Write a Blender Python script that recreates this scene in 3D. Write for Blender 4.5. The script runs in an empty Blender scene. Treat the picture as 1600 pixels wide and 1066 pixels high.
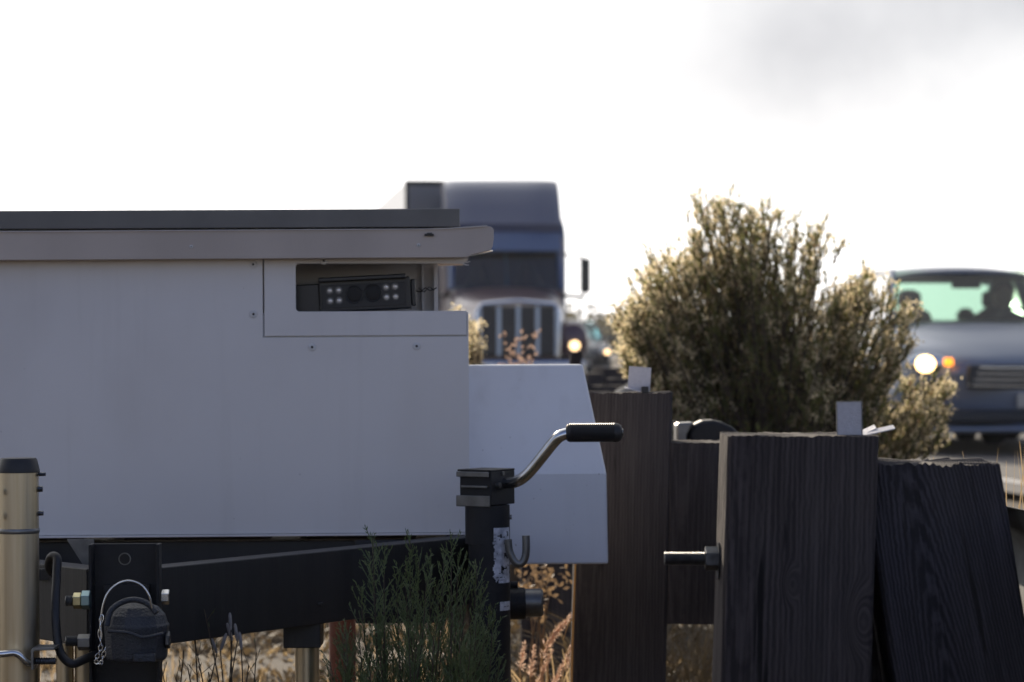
import bpy, math, random
from mathutils import Vector, Matrix, noise
R = math.radians
random.seed(7)
S = bpy.context.scene
COL = S.collection

# ------------------------------------------------------------------ camera, world, sun
F = 4444.0; HZ = 542.0; CH = 0.85
cd = bpy.data.cameras.new('camera'); cam = bpy.data.objects.new('camera', cd); COL.objects.link(cam)
cam.location = (0, 0, CH); cam.rotation_euler = (R(90), 0, 0)
cd.sensor_width = 36; cd.lens = 100; cd.shift_y = 9/1600
cd.clip_start = 0.1; cd.clip_end = 6000
cd.dof.use_dof = True; cd.dof.focus_distance = 4.1; cd.dof.aperture_fstop = 9.0
S.camera = cam

SUN_EL, SUN_AZ = 18.0, -14.0      # azimuth measured from the view direction, minus = left
world = bpy.data.worlds.new("World"); S.world = world; world.use_nodes = True
nt = world.node_tree; nt.nodes.clear(); N = nt.nodes.new; L = nt.links.new
out = N('ShaderNodeOutputWorld'); bg = N('ShaderNodeBackground'); sky = N('ShaderNodeTexSky')
sky.sky_type = 'NISHITA'; sky.sun_disc = False
sky.sun_elevation = R(SUN_EL); sky.sun_rotation = R(SUN_AZ)
sky.air_density = 1.0; sky.dust_density = 0.7; sky.ozone_density = 1.0
tc = N('ShaderNodeTexCoord'); mp = N('ShaderNodeMapping'); mp.inputs['Scale'].default_value = (1, 1, 2.2)
mp.inputs['Location'].default_value = (0.35, 0.0, 0.22)
L(tc.outputs['Generated'], mp.inputs[0])
nz = N('ShaderNodeTexNoise'); nz.inputs['Scale'].default_value = 4.5; nz.inputs['Detail'].default_value = 7
nz.inputs['Roughness'].default_value = 0.55; nz.inputs['Distortion'].default_value = 0.3
L(mp.outputs[0], nz.inputs['Vector'])
# cloud tone: bright sheet toward the sun, thinner away from it
dot = N('ShaderNodeVectorMath'); dot.operation = 'DOT_PRODUCT'
sd = Vector((math.sin(R(SUN_AZ))*math.cos(R(SUN_EL)), math.cos(R(SUN_AZ))*math.cos(R(SUN_EL)), math.sin(R(SUN_EL))))
dot.inputs[1].default_value = sd; L(tc.outputs['Generated'], dot.inputs[0])
amt = N('ShaderNodeMapRange'); amt.inputs[1].default_value = -0.1; amt.inputs[2].default_value = 0.75
amt.inputs[3].default_value = 0.0; amt.inputs[4].default_value = 0.97
amt.interpolation_type = 'SMOOTHSTEP'; L(dot.outputs['Value'], amt.inputs[0])
tone = N('ShaderNodeMapRange'); tone.inputs[1].default_value = 0.40; tone.inputs[2].default_value = 0.56
tone.inputs[3].default_value = 8.6; tone.inputs[4].default_value = 10.0; L(nz.outputs['Fac'], tone.inputs[0])
glow = N('ShaderNodeMapRange'); glow.inputs[1].default_value = 0.80; glow.inputs[2].default_value = 0.93
glow.inputs[3].default_value = 0.0; glow.inputs[4].default_value = 6.0; L(dot.outputs['Value'], glow.inputs[0])
back = N('ShaderNodeMapRange'); back.inputs[1].default_value = 0.0; back.inputs[2].default_value = 0.7
back.inputs[3].default_value = 0.35; back.inputs[4].default_value = 1.0; L(dot.outputs['Value'], back.inputs[0])
addm = N('ShaderNodeMath'); addm.operation = 'ADD'; L(tone.outputs[0], addm.inputs[0]); L(glow.outputs[0], addm.inputs[1])
mulm = N('ShaderNodeMath'); mulm.operation = 'MULTIPLY'; L(addm.outputs[0], mulm.inputs[0]); L(back.outputs[0], mulm.inputs[1])
# a grey cloud bank above and to the right of the bright gap
sx_ = N('ShaderNodeSeparateXYZ'); L(tc.outputs['Generated'], sx_.inputs[0])
m1_ = N('ShaderNodeMath'); m1_.operation = 'SUBTRACT'; m1_.inputs[1].default_value = 0.076; L(sx_.outputs['Z'], m1_.inputs[0])
m2_ = N('ShaderNodeMath'); m2_.operation = 'MULTIPLY_ADD'; m2_.inputs[1].default_value = 0.42; m2_.inputs[2].default_value = -0.024; L(sx_.outputs['X'], m2_.inputs[0])
mn_ = N('ShaderNodeMath'); mn_.operation = 'SMOOTH_MIN'; mn_.inputs[2].default_value = 0.02; L(m1_.outputs[0], mn_.inputs[0]); L(m2_.outputs[0], mn_.inputs[1])
n3 = N('ShaderNodeTexNoise'); n3.inputs['Scale'].default_value = 15; n3.inputs['Detail'].default_value = 6; n3.inputs['Roughness'].default_value = 0.5; L(tc.outputs['Generated'], n3.inputs['Vector'])
b2 = N('ShaderNodeMath'); b2.operation = 'MULTIPLY_ADD'; b2.inputs[1].default_value = 0.07; L(n3.outputs['Fac'], b2.inputs[0]); L(mn_.outputs[0], b2.inputs[2])
bank = N('ShaderNodeMapRange'); bank.inputs[1].default_value = 0.030; bank.inputs[2].default_value = 0.085; bank.inputs[3].default_value = 0.0; bank.inputs[4].default_value = 1.0
bank.interpolation_type = 'SMOOTHSTEP'; L(b2.outputs[0], bank.inputs[0])
bt_ = N('ShaderNodeMix'); bt_.data_type = 'FLOAT'; L(bank.outputs[0], bt_.inputs['Factor']); bt_.inputs['B'].default_value = 5.0
soft = N('ShaderNodeMapRange'); soft.inputs[1].default_value = 0.0; soft.inputs[2].default_value = 0.036; L(b2.outputs[0], soft.inputs[0])
st_ = N('ShaderNodeMix'); st_.data_type = 'FLOAT'; L(soft.outputs[0], st_.inputs['Factor']); L(mulm.outputs[0], st_.inputs['A']); st_.inputs['B'].default_value = 8.3; L(st_.outputs['Result'], bt_.inputs['A'])
cc_ = N('ShaderNodeMix'); cc_.data_type = 'RGBA'; cc_.inputs['A'].default_value = (1, 1, 1, 1); cc_.inputs['B'].default_value = (0.97, 0.99, 1.04, 1); L(bank.outputs[0], cc_.inputs['Factor'])
ccol = N('ShaderNodeVectorMath'); ccol.operation = 'SCALE'; L(cc_.outputs['Result'], ccol.inputs[0])
L(bt_.outputs['Result'], ccol.inputs['Scale'])
mix = N('ShaderNodeMix'); mix.data_type = 'RGBA'
tint = N('ShaderNodeVectorMath'); tint.operation = 'MULTIPLY'; tint.inputs[1].default_value = (1.12, 0.98, 1.16); L(sky.outputs[0], tint.inputs[0])
L(amt.outputs[0], mix.inputs['Factor']); L(tint.outputs[0], mix.inputs['A']); L(ccol.outputs[0], mix.inputs['B'])
L(mix.outputs['Result'], bg.inputs['Color']); bg.inputs['Strength'].default_value = 0.1
L(bg.outputs[0], out.inputs['Surface'])

sl = bpy.data.lights.new('sun', 'SUN'); sl.energy = 4.2; sl.angle = R(0.6); sl.color = (1.0, 0.86, 0.68)
so = bpy.data.objects.new('sun', sl); COL.objects.link(so); so.location = (-6, 12, 8)
so.rotation_euler = (-sd).to_track_quat('-Z', 'Y').to_euler()
S.view_settings.view_transform = 'Standard'; S.view_settings.look = 'None'
S.view_settings.exposure = 0.35; S.view_settings.gamma = 1; S.view_settings.use_curve_mapping = False
S.render.resolution_x = 1024; S.render.resolution_y = 682

def at(px, py, d):
    return Vector(((px-800)/F*d, d, CH-(py-HZ)/F*d))
def X(px, d): return (px-800)/F*d
def Z(py, d): return CH-(py-HZ)/F*d

# ------------------------------------------------------------------ materials
def mat(name, col, rough=0.6, metal=0.0, spec=0.5, nscale=0, namt=0.0, bump=0.0, bscale=None, stretch=(1, 1, 1), coat=0, col2=None, trans=0.0, detail=6):
    m = bpy.data.materials.new(name); m.use_nodes = True; t = m.node_tree
    b = t.nodes['Principled BSDF']; o = t.nodes['Material Output']
    b.inputs['Base Color'].default_value = (*col, 1); b.inputs['Roughness'].default_value = rough
    b.inputs['Metallic'].default_value = metal; b.inputs['Specular IOR Level'].default_value = spec
    b.inputs['Coat Weight'].default_value = coat
    if nscale or bump:
        c = t.nodes.new('ShaderNodeTexCoord'); mp = t.nodes.new('ShaderNodeMapping'); mp.inputs['Scale'].default_value = stretch
        t.links.new(c.outputs['Object'], mp.inputs[0])
        n = t.nodes.new('ShaderNodeTexNoise'); n.inputs['Scale'].default_value = nscale or bscale; n.inputs['Detail'].default_value = detail
        t.links.new(mp.outputs[0], n.inputs['Vector'])
        if namt or col2:
            r = t.nodes.new('ShaderNodeValToRGB'); r.color_ramp.elements[0].position = 0.32; r.color_ramp.elements[1].position = 0.68
            c1 = col2 if col2 else tuple(x*(1-namt) for x in col)
            r.color_ramp.elements[0].color = (*c1, 1); r.color_ramp.elements[1].color = (*col, 1)
            t.links.new(n.outputs['Fac'], r.inputs[0]); t.links.new(r.outputs[0], b.inputs['Base Color'])
        if bump:
            n2 = n
            if bscale:
                n2 = t.nodes.new('ShaderNodeTexNoise'); n2.inputs['Scale'].default_value = bscale; n2.inputs['Detail'].default_value = detail
                t.links.new(mp.outputs[0], n2.inputs['Vector'])
            bp = t.nodes.new('ShaderNodeBump'); bp.inputs['Strength'].default_value = bump; bp.inputs['Distance'].default_value = 0.004
            t.links.new(n2.outputs['Fac'], bp.inputs['Height']); t.links.new(bp.outputs[0], b.inputs['Normal'])
    if trans:
        tr = t.nodes.new('ShaderNodeBsdfTranslucent'); tr.inputs['Color'].default_value = (*[min(1, x*1.25) for x in col], 1)
        mx = t.nodes.new('ShaderNodeMixShader'); mx.inputs[0].default_value = trans
        t.links.new(b.outputs[0], mx.inputs[1]); t.links.new(tr.outputs[0], mx.inputs[2]); t.links.new(mx.outputs[0], o.inputs['Surface'])
    return m

def glass(name, tint, refl=0.12):
    m = bpy.data.materials.new(name); m.use_nodes = True; t = m.node_tree; t.nodes.remove(t.nodes['Principled BSDF'])
    o = t.nodes['Material Output']; tr = t.nodes.new('ShaderNodeBsdfTransparent'); tr.inputs[0].default_value = (*tint, 1)
    g = t.nodes.new('ShaderNodeBsdfGlossy'); g.inputs['Roughness'].default_value = 0.03
    lw = t.nodes.new('ShaderNodeLayerWeight'); lw.inputs['Blend'].default_value = refl*2.5
    mx = t.nodes.new('ShaderNodeMixShader'); t.links.new(lw.outputs['Fresnel'], mx.inputs[0])
    t.links.new(tr.outputs[0], mx.inputs[1]); t.links.new(g.outputs[0], mx.inputs[2]); t.links.new(mx.outputs[0], o.inputs['Surface'])
    return m

def emit(name, col, s):
    m = bpy.data.materials.new(name); m.use_nodes = True; b = m.node_tree.nodes['Principled BSDF']
    b.inputs['Base Color'].default_value = (*col, 1); b.inputs['Emission Color'].default_value = (*col, 1); b.inputs['Emission Strength'].default_value = s
    return m

def wood_mat(name, dark, light, rot=0.0, rings=55, ringw=.7, tilt=2.0, off=(.05, .12, 0), knots=()):
    m = bpy.data.materials.new(name); m.use_nodes = True; t = m.node_tree; b = t.nodes['Principled BSDF']
    b.inputs['Roughness'].default_value = 0.85; b.inputs['Specular IOR Level'].default_value = 0.25
    c = t.nodes.new('ShaderNodeTexCoord'); mp = t.nodes.new('ShaderNodeMapping')
    mp.inputs['Scale'].default_value = (1, 1, 0.035); mp.inputs['Rotation'].default_value = (0, rot, 0)
    t.links.new(c.outputs['Object'], mp.inputs[0])
    def nn(sc, det, dist=0):
        n = t.nodes.new('ShaderNodeTexNoise'); n.inputs['Scale'].default_value = sc; n.inputs['Detail'].default_value = det
        n.inputs['Distortion'].default_value = dist; n.inputs['Roughness'].default_value = 0.65
        t.links.new(mp.outputs[0], n.inputs['Vector']); return n
    a = nn(190, 5, 0.4)
    m2 = t.nodes.new('ShaderNodeMapping'); m2.inputs['Rotation'].default_value = (R(tilt), R(tilt*.6), 0); m2.inputs['Location'].default_value = off
    src = c.outputs['Object']
    for (kx, kz, kr) in knots:       # knots push the rings aside
        sb = t.nodes.new('ShaderNodeVectorMath'); sb.operation = 'SUBTRACT'; sb.inputs[1].default_value = (kx, 0, kz); t.links.new(c.outputs['Object'], sb.inputs[0])
        sc_ = t.nodes.new('ShaderNodeVectorMath'); sc_.operation = 'MULTIPLY'; sc_.inputs[1].default_value = (1/kr, 0, .45/kr); t.links.new(sb.outputs[0], sc_.inputs[0])
        ln = t.nodes.new('ShaderNodeVectorMath'); ln.operation = 'LENGTH'; t.links.new(sc_.outputs[0], ln.inputs[0])
        mr = t.nodes.new('ShaderNodeMapRange'); mr.interpolation_type = 'SMOOTHSTEP'; mr.inputs[1].default_value = 0; mr.inputs[2].default_value = 3.2; mr.inputs[3].default_value = .055; mr.inputs[4].default_value = 0; mr.inputs[3].default_value = kr*4; t.links.new(ln.outputs['Value'], mr.inputs[0])
        cb = t.nodes.new('ShaderNodeCombineXYZ'); t.links.new(mr.outputs[0], cb.inputs[0]); ad = t.nodes.new('ShaderNodeVectorMath'); t.links.new(src, ad.inputs[0]); t.links.new(cb.outputs[0], ad.inputs[1]); src = ad.outputs[0]
    t.links.new(src, m2.inputs[0]); t.links.new(src, mp.inputs[0])
    wv = t.nodes.new('ShaderNodeTexWave'); wv.wave_type = 'RINGS'; wv.rings_direction = 'Z'; wv.inputs['Scale'].default_value = rings; wv.inputs['Distortion'].default_value = 2.5
    wv.inputs['Detail'].default_value = 3; wv.inputs['Detail Scale'].default_value = 1.2; t.links.new(m2.outputs[0], wv.inputs['Vector'])
    mixn = t.nodes.new('ShaderNodeMath'); mixn.operation = 'MULTIPLY_ADD'; mixn.inputs[1].default_value = 1-ringw*.6
    sc2 = t.nodes.new('ShaderNodeMath'); sc2.operation = 'MULTIPLY_ADD'; sc2.inputs[1].default_value = ringw*.30; sc2.inputs[2].default_value = ringw*.14
    t.links.new(wv.outputs['Fac'], sc2.inputs[0]); t.links.new(a.outputs['Fac'], mixn.inputs[0]); t.links.new(sc2.outputs[0], mixn.inputs[2])
    r = t.nodes.new('ShaderNodeValToRGB'); e = r.color_ramp.elements; e[0].position = 0.41; e[1].position = 0.62
    e[0].color = (*dark, 1); e[1].color = (*light, 1)
    t.links.new(mixn.outputs[0], r.inputs[0])
    mc = t.nodes.new('ShaderNodeMapping'); mc.inputs['Scale'].default_value = (1, 1, .045); t.links.new(c.outputs['Object'], mc.inputs[0])
    cn = t.nodes.new('ShaderNodeTexNoise'); cn.inputs['Scale'].default_value = 75; cn.inputs['Detail'].default_value = 2; cn.inputs['Distortion'].default_value = .5; t.links.new(mc.outputs[0], cn.inputs['Vector'])
    cr_ = t.nodes.new('ShaderNodeMapRange'); cr_.inputs[1].default_value = .66; cr_.inputs[2].default_value = .70; t.links.new(cn.outputs['Fac'], cr_.inputs[0])
    cx_ = t.nodes.new('ShaderNodeMix'); cx_.data_type = 'RGBA'; t.links.new(cr_.outputs[0], cx_.inputs['Factor']); t.links.new(r.outputs[0], cx_.inputs['A']); cx_.inputs['B'].default_value = (.006, .005, .005, 1)
    gn = t.nodes.new('ShaderNodeTexNoise'); gn.inputs['Scale'].default_value = 9; gn.inputs['Detail'].default_value = 6; t.links.new(mp.outputs[0], gn.inputs['Vector'])
    gr_ = t.nodes.new('ShaderNodeMapRange'); gr_.inputs[1].default_value = .45; gr_.inputs[2].default_value = .75; gr_.inputs[4].default_value = .28; t.links.new(gn.outputs['Fac'], gr_.inputs[0])
    gx_ = t.nodes.new('ShaderNodeMix'); gx_.data_type = 'RGBA'; t.links.new(gr_.outputs[0], gx_.inputs['Factor']); t.links.new(cx_.outputs['Result'], gx_.inputs['A']); gx_.inputs['B'].default_value = (.10, .09, .085, 1)
    t.links.new(gx_.outputs['Result'], b.inputs['Base Color'])
    bp = t.nodes.new('ShaderNodeBump'); bp.inputs['Strength'].default_value = 0.8; bp.inputs['Distance'].default_value = 0.003
    t.links.new(mixn.outputs[0], bp.inputs['Height']); t.links.new(bp.outputs[0], b.inputs['Normal'])
    return m

M = {}
def panel_mat(name, col, rough):
    # painted sheet: faint mottling, a few drip streaks, road specks
    m = mat(name, col, rough, nscale=2.6, namt=0.09, bump=0.05, bscale=420); t = m.node_tree; b = t.nodes['Principled BSDF']
    base = b.inputs['Base Color'].links[0].from_socket; c = t.nodes.new('ShaderNodeTexCoord')
    def layer(base, scale, stretch, lo, hi, dirt, amt, det=4):
        mp = t.nodes.new('ShaderNodeMapping'); mp.inputs['Scale'].default_value = stretch; t.links.new(c.outputs['Object'], mp.inputs[0])
        n = t.nodes.new('ShaderNodeTexNoise'); n.inputs['Scale'].default_value = scale; n.inputs['Detail'].default_value = det; t.links.new(mp.outputs[0], n.inputs['Vector'])
        r_ = t.nodes.new('ShaderNodeMapRange'); r_.inputs[1].default_value = lo; r_.inputs[2].default_value = hi; r_.inputs[3].default_value = 0; r_.inputs[4].default_value = amt; t.links.new(n.outputs['Fac'], r_.inputs[0])
        x = t.nodes.new('ShaderNodeMix'); x.data_type = 'RGBA'; t.links.new(r_.outputs[0], x.inputs['Factor']); t.links.new(base, x.inputs['A']); x.inputs['B'].default_value = (*dirt, 1); return x.outputs['Result']
    base = layer(base, 26, (1, 1, .06), .56, .80, (.30, .26, .21), .13)
    base = layer(base, 160, (1, 1, 1), .74, .80, (.14, .11, .09), .75, 2)
    base = layer(base, 5, (1, 1, .5), .5, .8, (.40, .34, .29), .20, 8)
    t.links.new(base, b.inputs['Base Color']); return m
M['white'] = panel_mat('white_powder_coat', (0.75, 0.712, 0.685), 0.42)
M['white2'] = panel_mat('white_side_box_paint', (0.80, 0.80, 0.82), 0.35)
M['roof'] = mat('dusty_white_roof_paint', (0.62, 0.50, 0.42), 0.5, nscale=9, namt=0.10, stretch=(1, 1, 1))
M['solar'] = mat('anodised_dark_frame', (0.10, 0.10, 0.105), 0.32, 0.6, nscale=14, namt=0.15)
M['inside'] = mat('grey_interior_paint', (0.72, 0.70, 0.68), 0.6, nscale=12, namt=0.12)
M['black'] = mat('black_painted_steel', (0.016, 0.016, 0.018), 0.55, 0, 0.35, nscale=30, namt=0.35, bump=0.12, bscale=240)
M['blackw'] = mat('black_chassis_steel', (0.012, 0.012, 0.013), 0.5, 0, 0.5, nscale=25, col2=(0.020, 0.019, 0.019), bump=0.3, bscale=60, stretch=(1, 1, 0.08))
M['crinkle'] = mat('black_crinkle_coat', (0.028, 0.031, 0.038), 0.45, 0, 0.5, bump=0.6, bscale=330, nscale=330)
M['rubber'] = mat('black_rubber', (0.018, 0.018, 0.02), 0.5, 0, 0.5, nscale=60, namt=0.2)
M['plastic'] = mat('black_plastic', (0.016, 0.016, 0.018), 0.33)
M['lens'] = mat('dark_lens_glass', (0.022, 0.021, 0.021), 0.45, spec=0.2)
M['led'] = mat('clear_led_dome', (0.85, 0.78, 0.70), 0.10, 0.4)
M['steel'] = mat('zinc_plated_steel', (0.72, 0.73, 0.74), 0.24, 1.0, nscale=40, namt=0.25)
M['dullsteel'] = mat('dull_grey_steel', (0.22, 0.22, 0.215), 0.4, 0.8, nscale=45, namt=0.35)
M['brass'] = mat('yellow_zinc_tube', (0.66, 0.59, 0.45), 0.36, 1.0, nscale=16, col2=(0.46, 0.38, 0.25), stretch=(5, 5, 0.12), bump=0.04, bscale=160)
M['nut'] = mat('yellow_zinc_nut', (0.50, 0.46, 0.28), 0.3, 1.0, nscale=60, namt=0.4)
M['bolt'] = mat('dark_galvanised_bolt', (0.11, 0.115, 0.125), 0.42, 0.85, nscale=120, namt=0.4, bump=0.15, bscale=300)
M['galv'] = mat('galvanised_rail', (0.16, 0.165, 0.165), 0.85, 0.0, 0.15, nscale=25, namt=0.3)
M['rust'] = mat('rusty_red_stake', (0.12, 0.035, 0.02), 0.8, nscale=30, namt=0.5)
M['tab'] = mat('grey_white_reflector', (0.55, 0.53, 0.55), 0.45, nscale=200, namt=0.12, bump=0.3, bscale=500)
M['wood'] = wood_mat('weathered_dark_timber', (0.030, 0.025, 0.0255), (0.064, 0.054, 0.053), ringw=.4)
M['wood3'] = wood_mat('weathered_near_timber', (0.030, 0.0245, 0.024), (0.080, 0.065, 0.062), ringw=.45, knots=((-.010, .775, .0045), (.072, .735, .008)))
M['wood2'] = wood_mat('weathered_blue_black_timber', (0.019, 0.018, 0.0205), (0.058, 0.052, 0.061), rings=85, ringw=.65, tilt=5, off=(.015, .06, -.12))
M['grassdry'] = mat('dry_straw', (0.46, 0.33, 0.18), 0.7, nscale=3, namt=0.4, trans=0.5)
M['plume'] = mat('pinkish_grass_plume', (0.62, 0.44, 0.33), 0.8, trans=0.55)
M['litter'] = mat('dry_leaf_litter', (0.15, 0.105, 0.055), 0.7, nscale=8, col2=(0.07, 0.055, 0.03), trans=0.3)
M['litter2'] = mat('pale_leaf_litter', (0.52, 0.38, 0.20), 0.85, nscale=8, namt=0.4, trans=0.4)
M['leaf'] = mat('olive_shrub_leaf', (0.19, 0.19, 0.065), 0.6, nscale=5, col2=(0.11, 0.125, 0.042), trans=0.5)
M['leafbrown'] = mat('brown_shrub_leaf', (0.25, 0.165, 0.085), 0.65, nscale=9, namt=0.4, trans=0.45)
M['tuft'] = mat('cream_seed_tuft', (0.85, 0.69, 0.45), 0.8, nscale=12, namt=0.2, trans=0.6)
M['twig'] = mat('grey_brown_twig', (0.10, 0.075, 0.05), 0.8, nscale=40, namt=0.4)
M['needle'] = mat('dark_green_needle', (0.15, 0.19, 0.075), 0.55, nscale=14, col2=(0.085, 0.12, 0.05), trans=0.2)
M['catkin'] = mat('grey_catkin', (0.34, 0.31, 0.29), 0.85, nscale=120, namt=0.3, bump=0.6, bscale=400)
M['orange'] = mat('orange_dead_leaf', (0.30, 0.20, 0.11), 0.6, nscale=20, namt=0.4, trans=0.35)
M['silver'] = mat('silver_car_paint', (0.165, 0.20, 0.265), 0.30, 0.15, coat=0.35)
M['maroon'] = mat('dark_maroon_paint', (0.075, 0.034, 0.052), 0.34, 0.1, coat=0.3)
M['bluecab'] = mat('slate_blue_paint', (0.065, 0.12, 0.24), 0.34, 0.1, coat=0.25)
M['darkpaint'] = mat('dark_grey_car_paint', (0.045, 0.052, 0.062), 0.25, 0.3, coat=0.8)
M['trailerwhite'] = mat('white_trailer_side', (0.86, 0.86, 0.86), 0.4)
M['trailerfront'] = mat('grey_trailer_front', (0.16, 0.17, 0.19), 0.4)
M['chrome'] = mat('chrome', (0.62, 0.66, 0.72), 0.16, 1.0)
M['truckchrome'] = mat('tarnished_chrome', (0.34, 0.41, 0.52), 0.3, 1.0)
M['grille'] = mat('grille_mesh', (0.02, 0.023, 0.028), 0.5)
M['tyre'] = mat('tyre_rubber', (0.022, 0.022, 0.022), 0.85)
M['seat'] = mat('dark_seat_fabric', (0.028, 0.03, 0.034), 0.9)
M['skin'] = mat('skin', (0.30, 0.17, 0.11), 0.6)
M['cloth'] = mat('dark_jacket', (0.03, 0.035, 0.05), 0.9)
M['wind'] = glass('green_tinted_windscreen', (0.60, 0.77, 0.67), 0.12)
M['winddark'] = glass('dark_windscreen', (0.34, 0.56, 0.62), 0.20)
M['hl'] = emit('lit_headlamp', (1.0, 0.66, 0.26), 6.5)
M['hl2'] = emit('lit_headlamp_far', (1.0, 0.68, 0.34), 2.6)
M['amber'] = emit('amber_indicator', (1.0, 0.28, 0.02), 2.2)
M['plate'] = mat('licence_plate', (0.45, 0.42, 0.36), 0.5)

# ------------------------------------------------------------------ mesh builder
class MB:
    def __init__(s): s.v = []; s.f = []
    def add(s, vs, fs):
        n = len(s.v); s.v += [Vector(x) for x in vs]; s.f += [tuple(i+n for i in f) for f in fs]; return s
    def box(s, x0, x1, y0, y1, z0, z1, T=None):
        vs = [Vector(p) for p in ((x0,y0,z0),(x1,y0,z0),(x1,y1,z0),(x0,y1,z0),(x0,y0,z1),(x1,y0,z1),(x1,y1,z1),(x0,y1,z1))]
        if T: vs = [T @ v for v in vs]
        return s.add(vs, [(0,3,2,1),(4,5,6,7),(0,1,5,4),(1,2,6,5),(2,3,7,6),(3,0,4,7)])
    def prism(s, poly, y0, y1):
        # polygon in (x, z), extruded from y0 to y1
        n = len(poly); a = sum(poly[i][0]*poly[(i+1)%n][1]-poly[(i+1)%n][0]*poly[i][1] for i in range(n))
        if a < 0: poly = poly[::-1]
        vs = [(x, y0, z) for x, z in poly]+[(x, y1, z) for x, z in poly]
        fs = [tuple(range(n)), tuple(range(2*n-1, n-1, -1))]+[(i, i+n, (i+1)%n+n, (i+1)%n) for i in range(n)]
        return s.add(vs, fs)
    def tube(s, pts, rad, n=12, caps=True, closed=False):
        pts = [Vector(p) for p in pts]; k = len(pts)
        if not hasattr(rad, '__len__'): rad = [rad]*k
        rings = []; up = None
        for i, p in enumerate(pts):
            if closed: t = pts[(i+1)%k]-pts[i-1]
            else: t = pts[min(i+1, k-1)]-pts[max(i-1, 0)]
            t.normalize()
            if up is None:
                up = Vector((0, 0, 1)) if abs(t.z) < 0.9 else Vector((1, 0, 0))
            u = (up-t*up.dot(t))
            if u.length < 1e-5: u = t.orthogonal()
            u.normalize(); up = u; w = t.cross(u)
            rings.append([p+(u*math.cos(a)+w*math.sin(a))*rad[i] for a in [2*math.pi*j/n for j in range(n)]])
        vs = [v for r in rings for v in r]; fs = []
        for i in range(k if closed else k-1):
            i2 = (i+1)%k
            for j in range(n): fs.append((i*n+j, i2*n+j, i2*n+(j+1)%n, i*n+(j+1)%n))
        if caps and not closed: fs += [tuple(range(n)), tuple(range((k-1)*n+n-1, (k-1)*n-1, -1))]
        return s.add(vs, fs)
    def quad(s, a, b, c, d): return s.add([a, b, c, d], [(0, 1, 2, 3)])
    def build(s, name, m, parent=None, smooth=False, bevel=0, label=None, origin=None):
        off = Vector((0, 0, 0)); p = parent
        while p is not None: off += Vector(p.location); p = p.parent
        loc = Vector((0, 0, 0))
        if parent is None:
            loc = Vector(origin) if origin is not None else Vector((0, 0, 0)); off = loc
        elif origin is not None:
            loc = Vector(origin)-off; off = Vector(origin)
        me = bpy.data.meshes.new(name); me.from_pydata([v-off for v in s.v], [], s.f); me.materials.append(m if not isinstance(m, str) else M[m])
        me.update()
        if smooth:
            me.polygons.foreach_set('use_smooth', [True]*len(me.polygons))
            me.set_sharp_from_angle(angle=R(38))
        o = bpy.data.objects.new(name, me); COL.objects.link(o); o.location = loc; o.parent = parent
        if bevel:
            b = o.modifiers.new('bevel', 'BEVEL'); b.width = bevel; b.segments = 2; b.limit_method = 'ANGLE'; b.angle_limit = R(40)
        if label: o['label'] = label
        return o

def tag(o, label=None, cat=None, group=None, kind=None):
    if label: o['label'] = label
    if cat: o['category'] = cat
    if group: o['group'] = group
    if kind: o['kind'] = kind
    return o
def empty(name, loc, label, cat, group=None):
    o = bpy.data.objects.new(name, None); COL.objects.link(o); o.location = loc; o.empty_display_size = 0.1
    return tag(o, label, cat, group)
def lerp(a, b, t): return a+(b-a)*t
def arc(cx, cz, r, a0, a1, n, y):
    return [Vector((cx+r*math.cos(R(a0+(a1-a0)*i/(n-1))), y, cz+r*math.sin(R(a0+(a1-a0)*i/(n-1))))) for i in range(n)]
def catmull(pts, n=6):
    pts = [Vector(p) for p in pts]; o = []
    P = [pts[0]]+pts+[pts[-1]]
    for i in range(1, len(P)-2):
        for k in range(n):
            t = k/n; a, b, c, d = P[i-1], P[i], P[i+1], P[i+2]
            o.append(0.5*((2*b)+(c-a)*t+(2*a-5*b+4*c-d)*t*t+(3*b-a-3*c+d)*t**3))
    o.append(pts[-1]); return o

# ================================================================== SETTING
# ground sheet, denser near the camera
def ground():
    xs = [-690, -400, -150, -60, -25, -14]+[-8+0.4*i for i in range(51)]+[16, 25, 60, 150, 400, 690]
    ys = [-300, -40, -10, -3]+[0.5*i for i in range(60)]+[32, 36, 42, 50, 60, 80, 110, 150, 220, 400, 890]
    mb = MB(); vs = []; fs = []
    for y in ys:
        for x in xs:
            z = 0.022*noise.noise(Vector((x*0.9, y*0.9, 0)))+0.03*noise.noise(Vector((x*0.3, y*0.3, 3))) if abs(x) < 20 and 0 < y < 40 else 0
            if road_side(x, y) > -0.6: z = -0.02
            vs.append((x, y, z))
    w = len(xs)
    for j in range(len(ys)-1):
        for i in range(w-1): fs.append((j*w+i, j*w+i+1, (j+1)*w+i+1, (j+1)*w+i))
    mb.add(vs, fs)
    m = mat('dry_verge_earth', (0.065, 0.046, 0.028), 0.95, nscale=7, col2=(0.04, 0.03, 0.018), bump=1.0, bscale=35, detail=10)
    tag(mb.build('ground', m, smooth=True), kind='structure')
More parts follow.
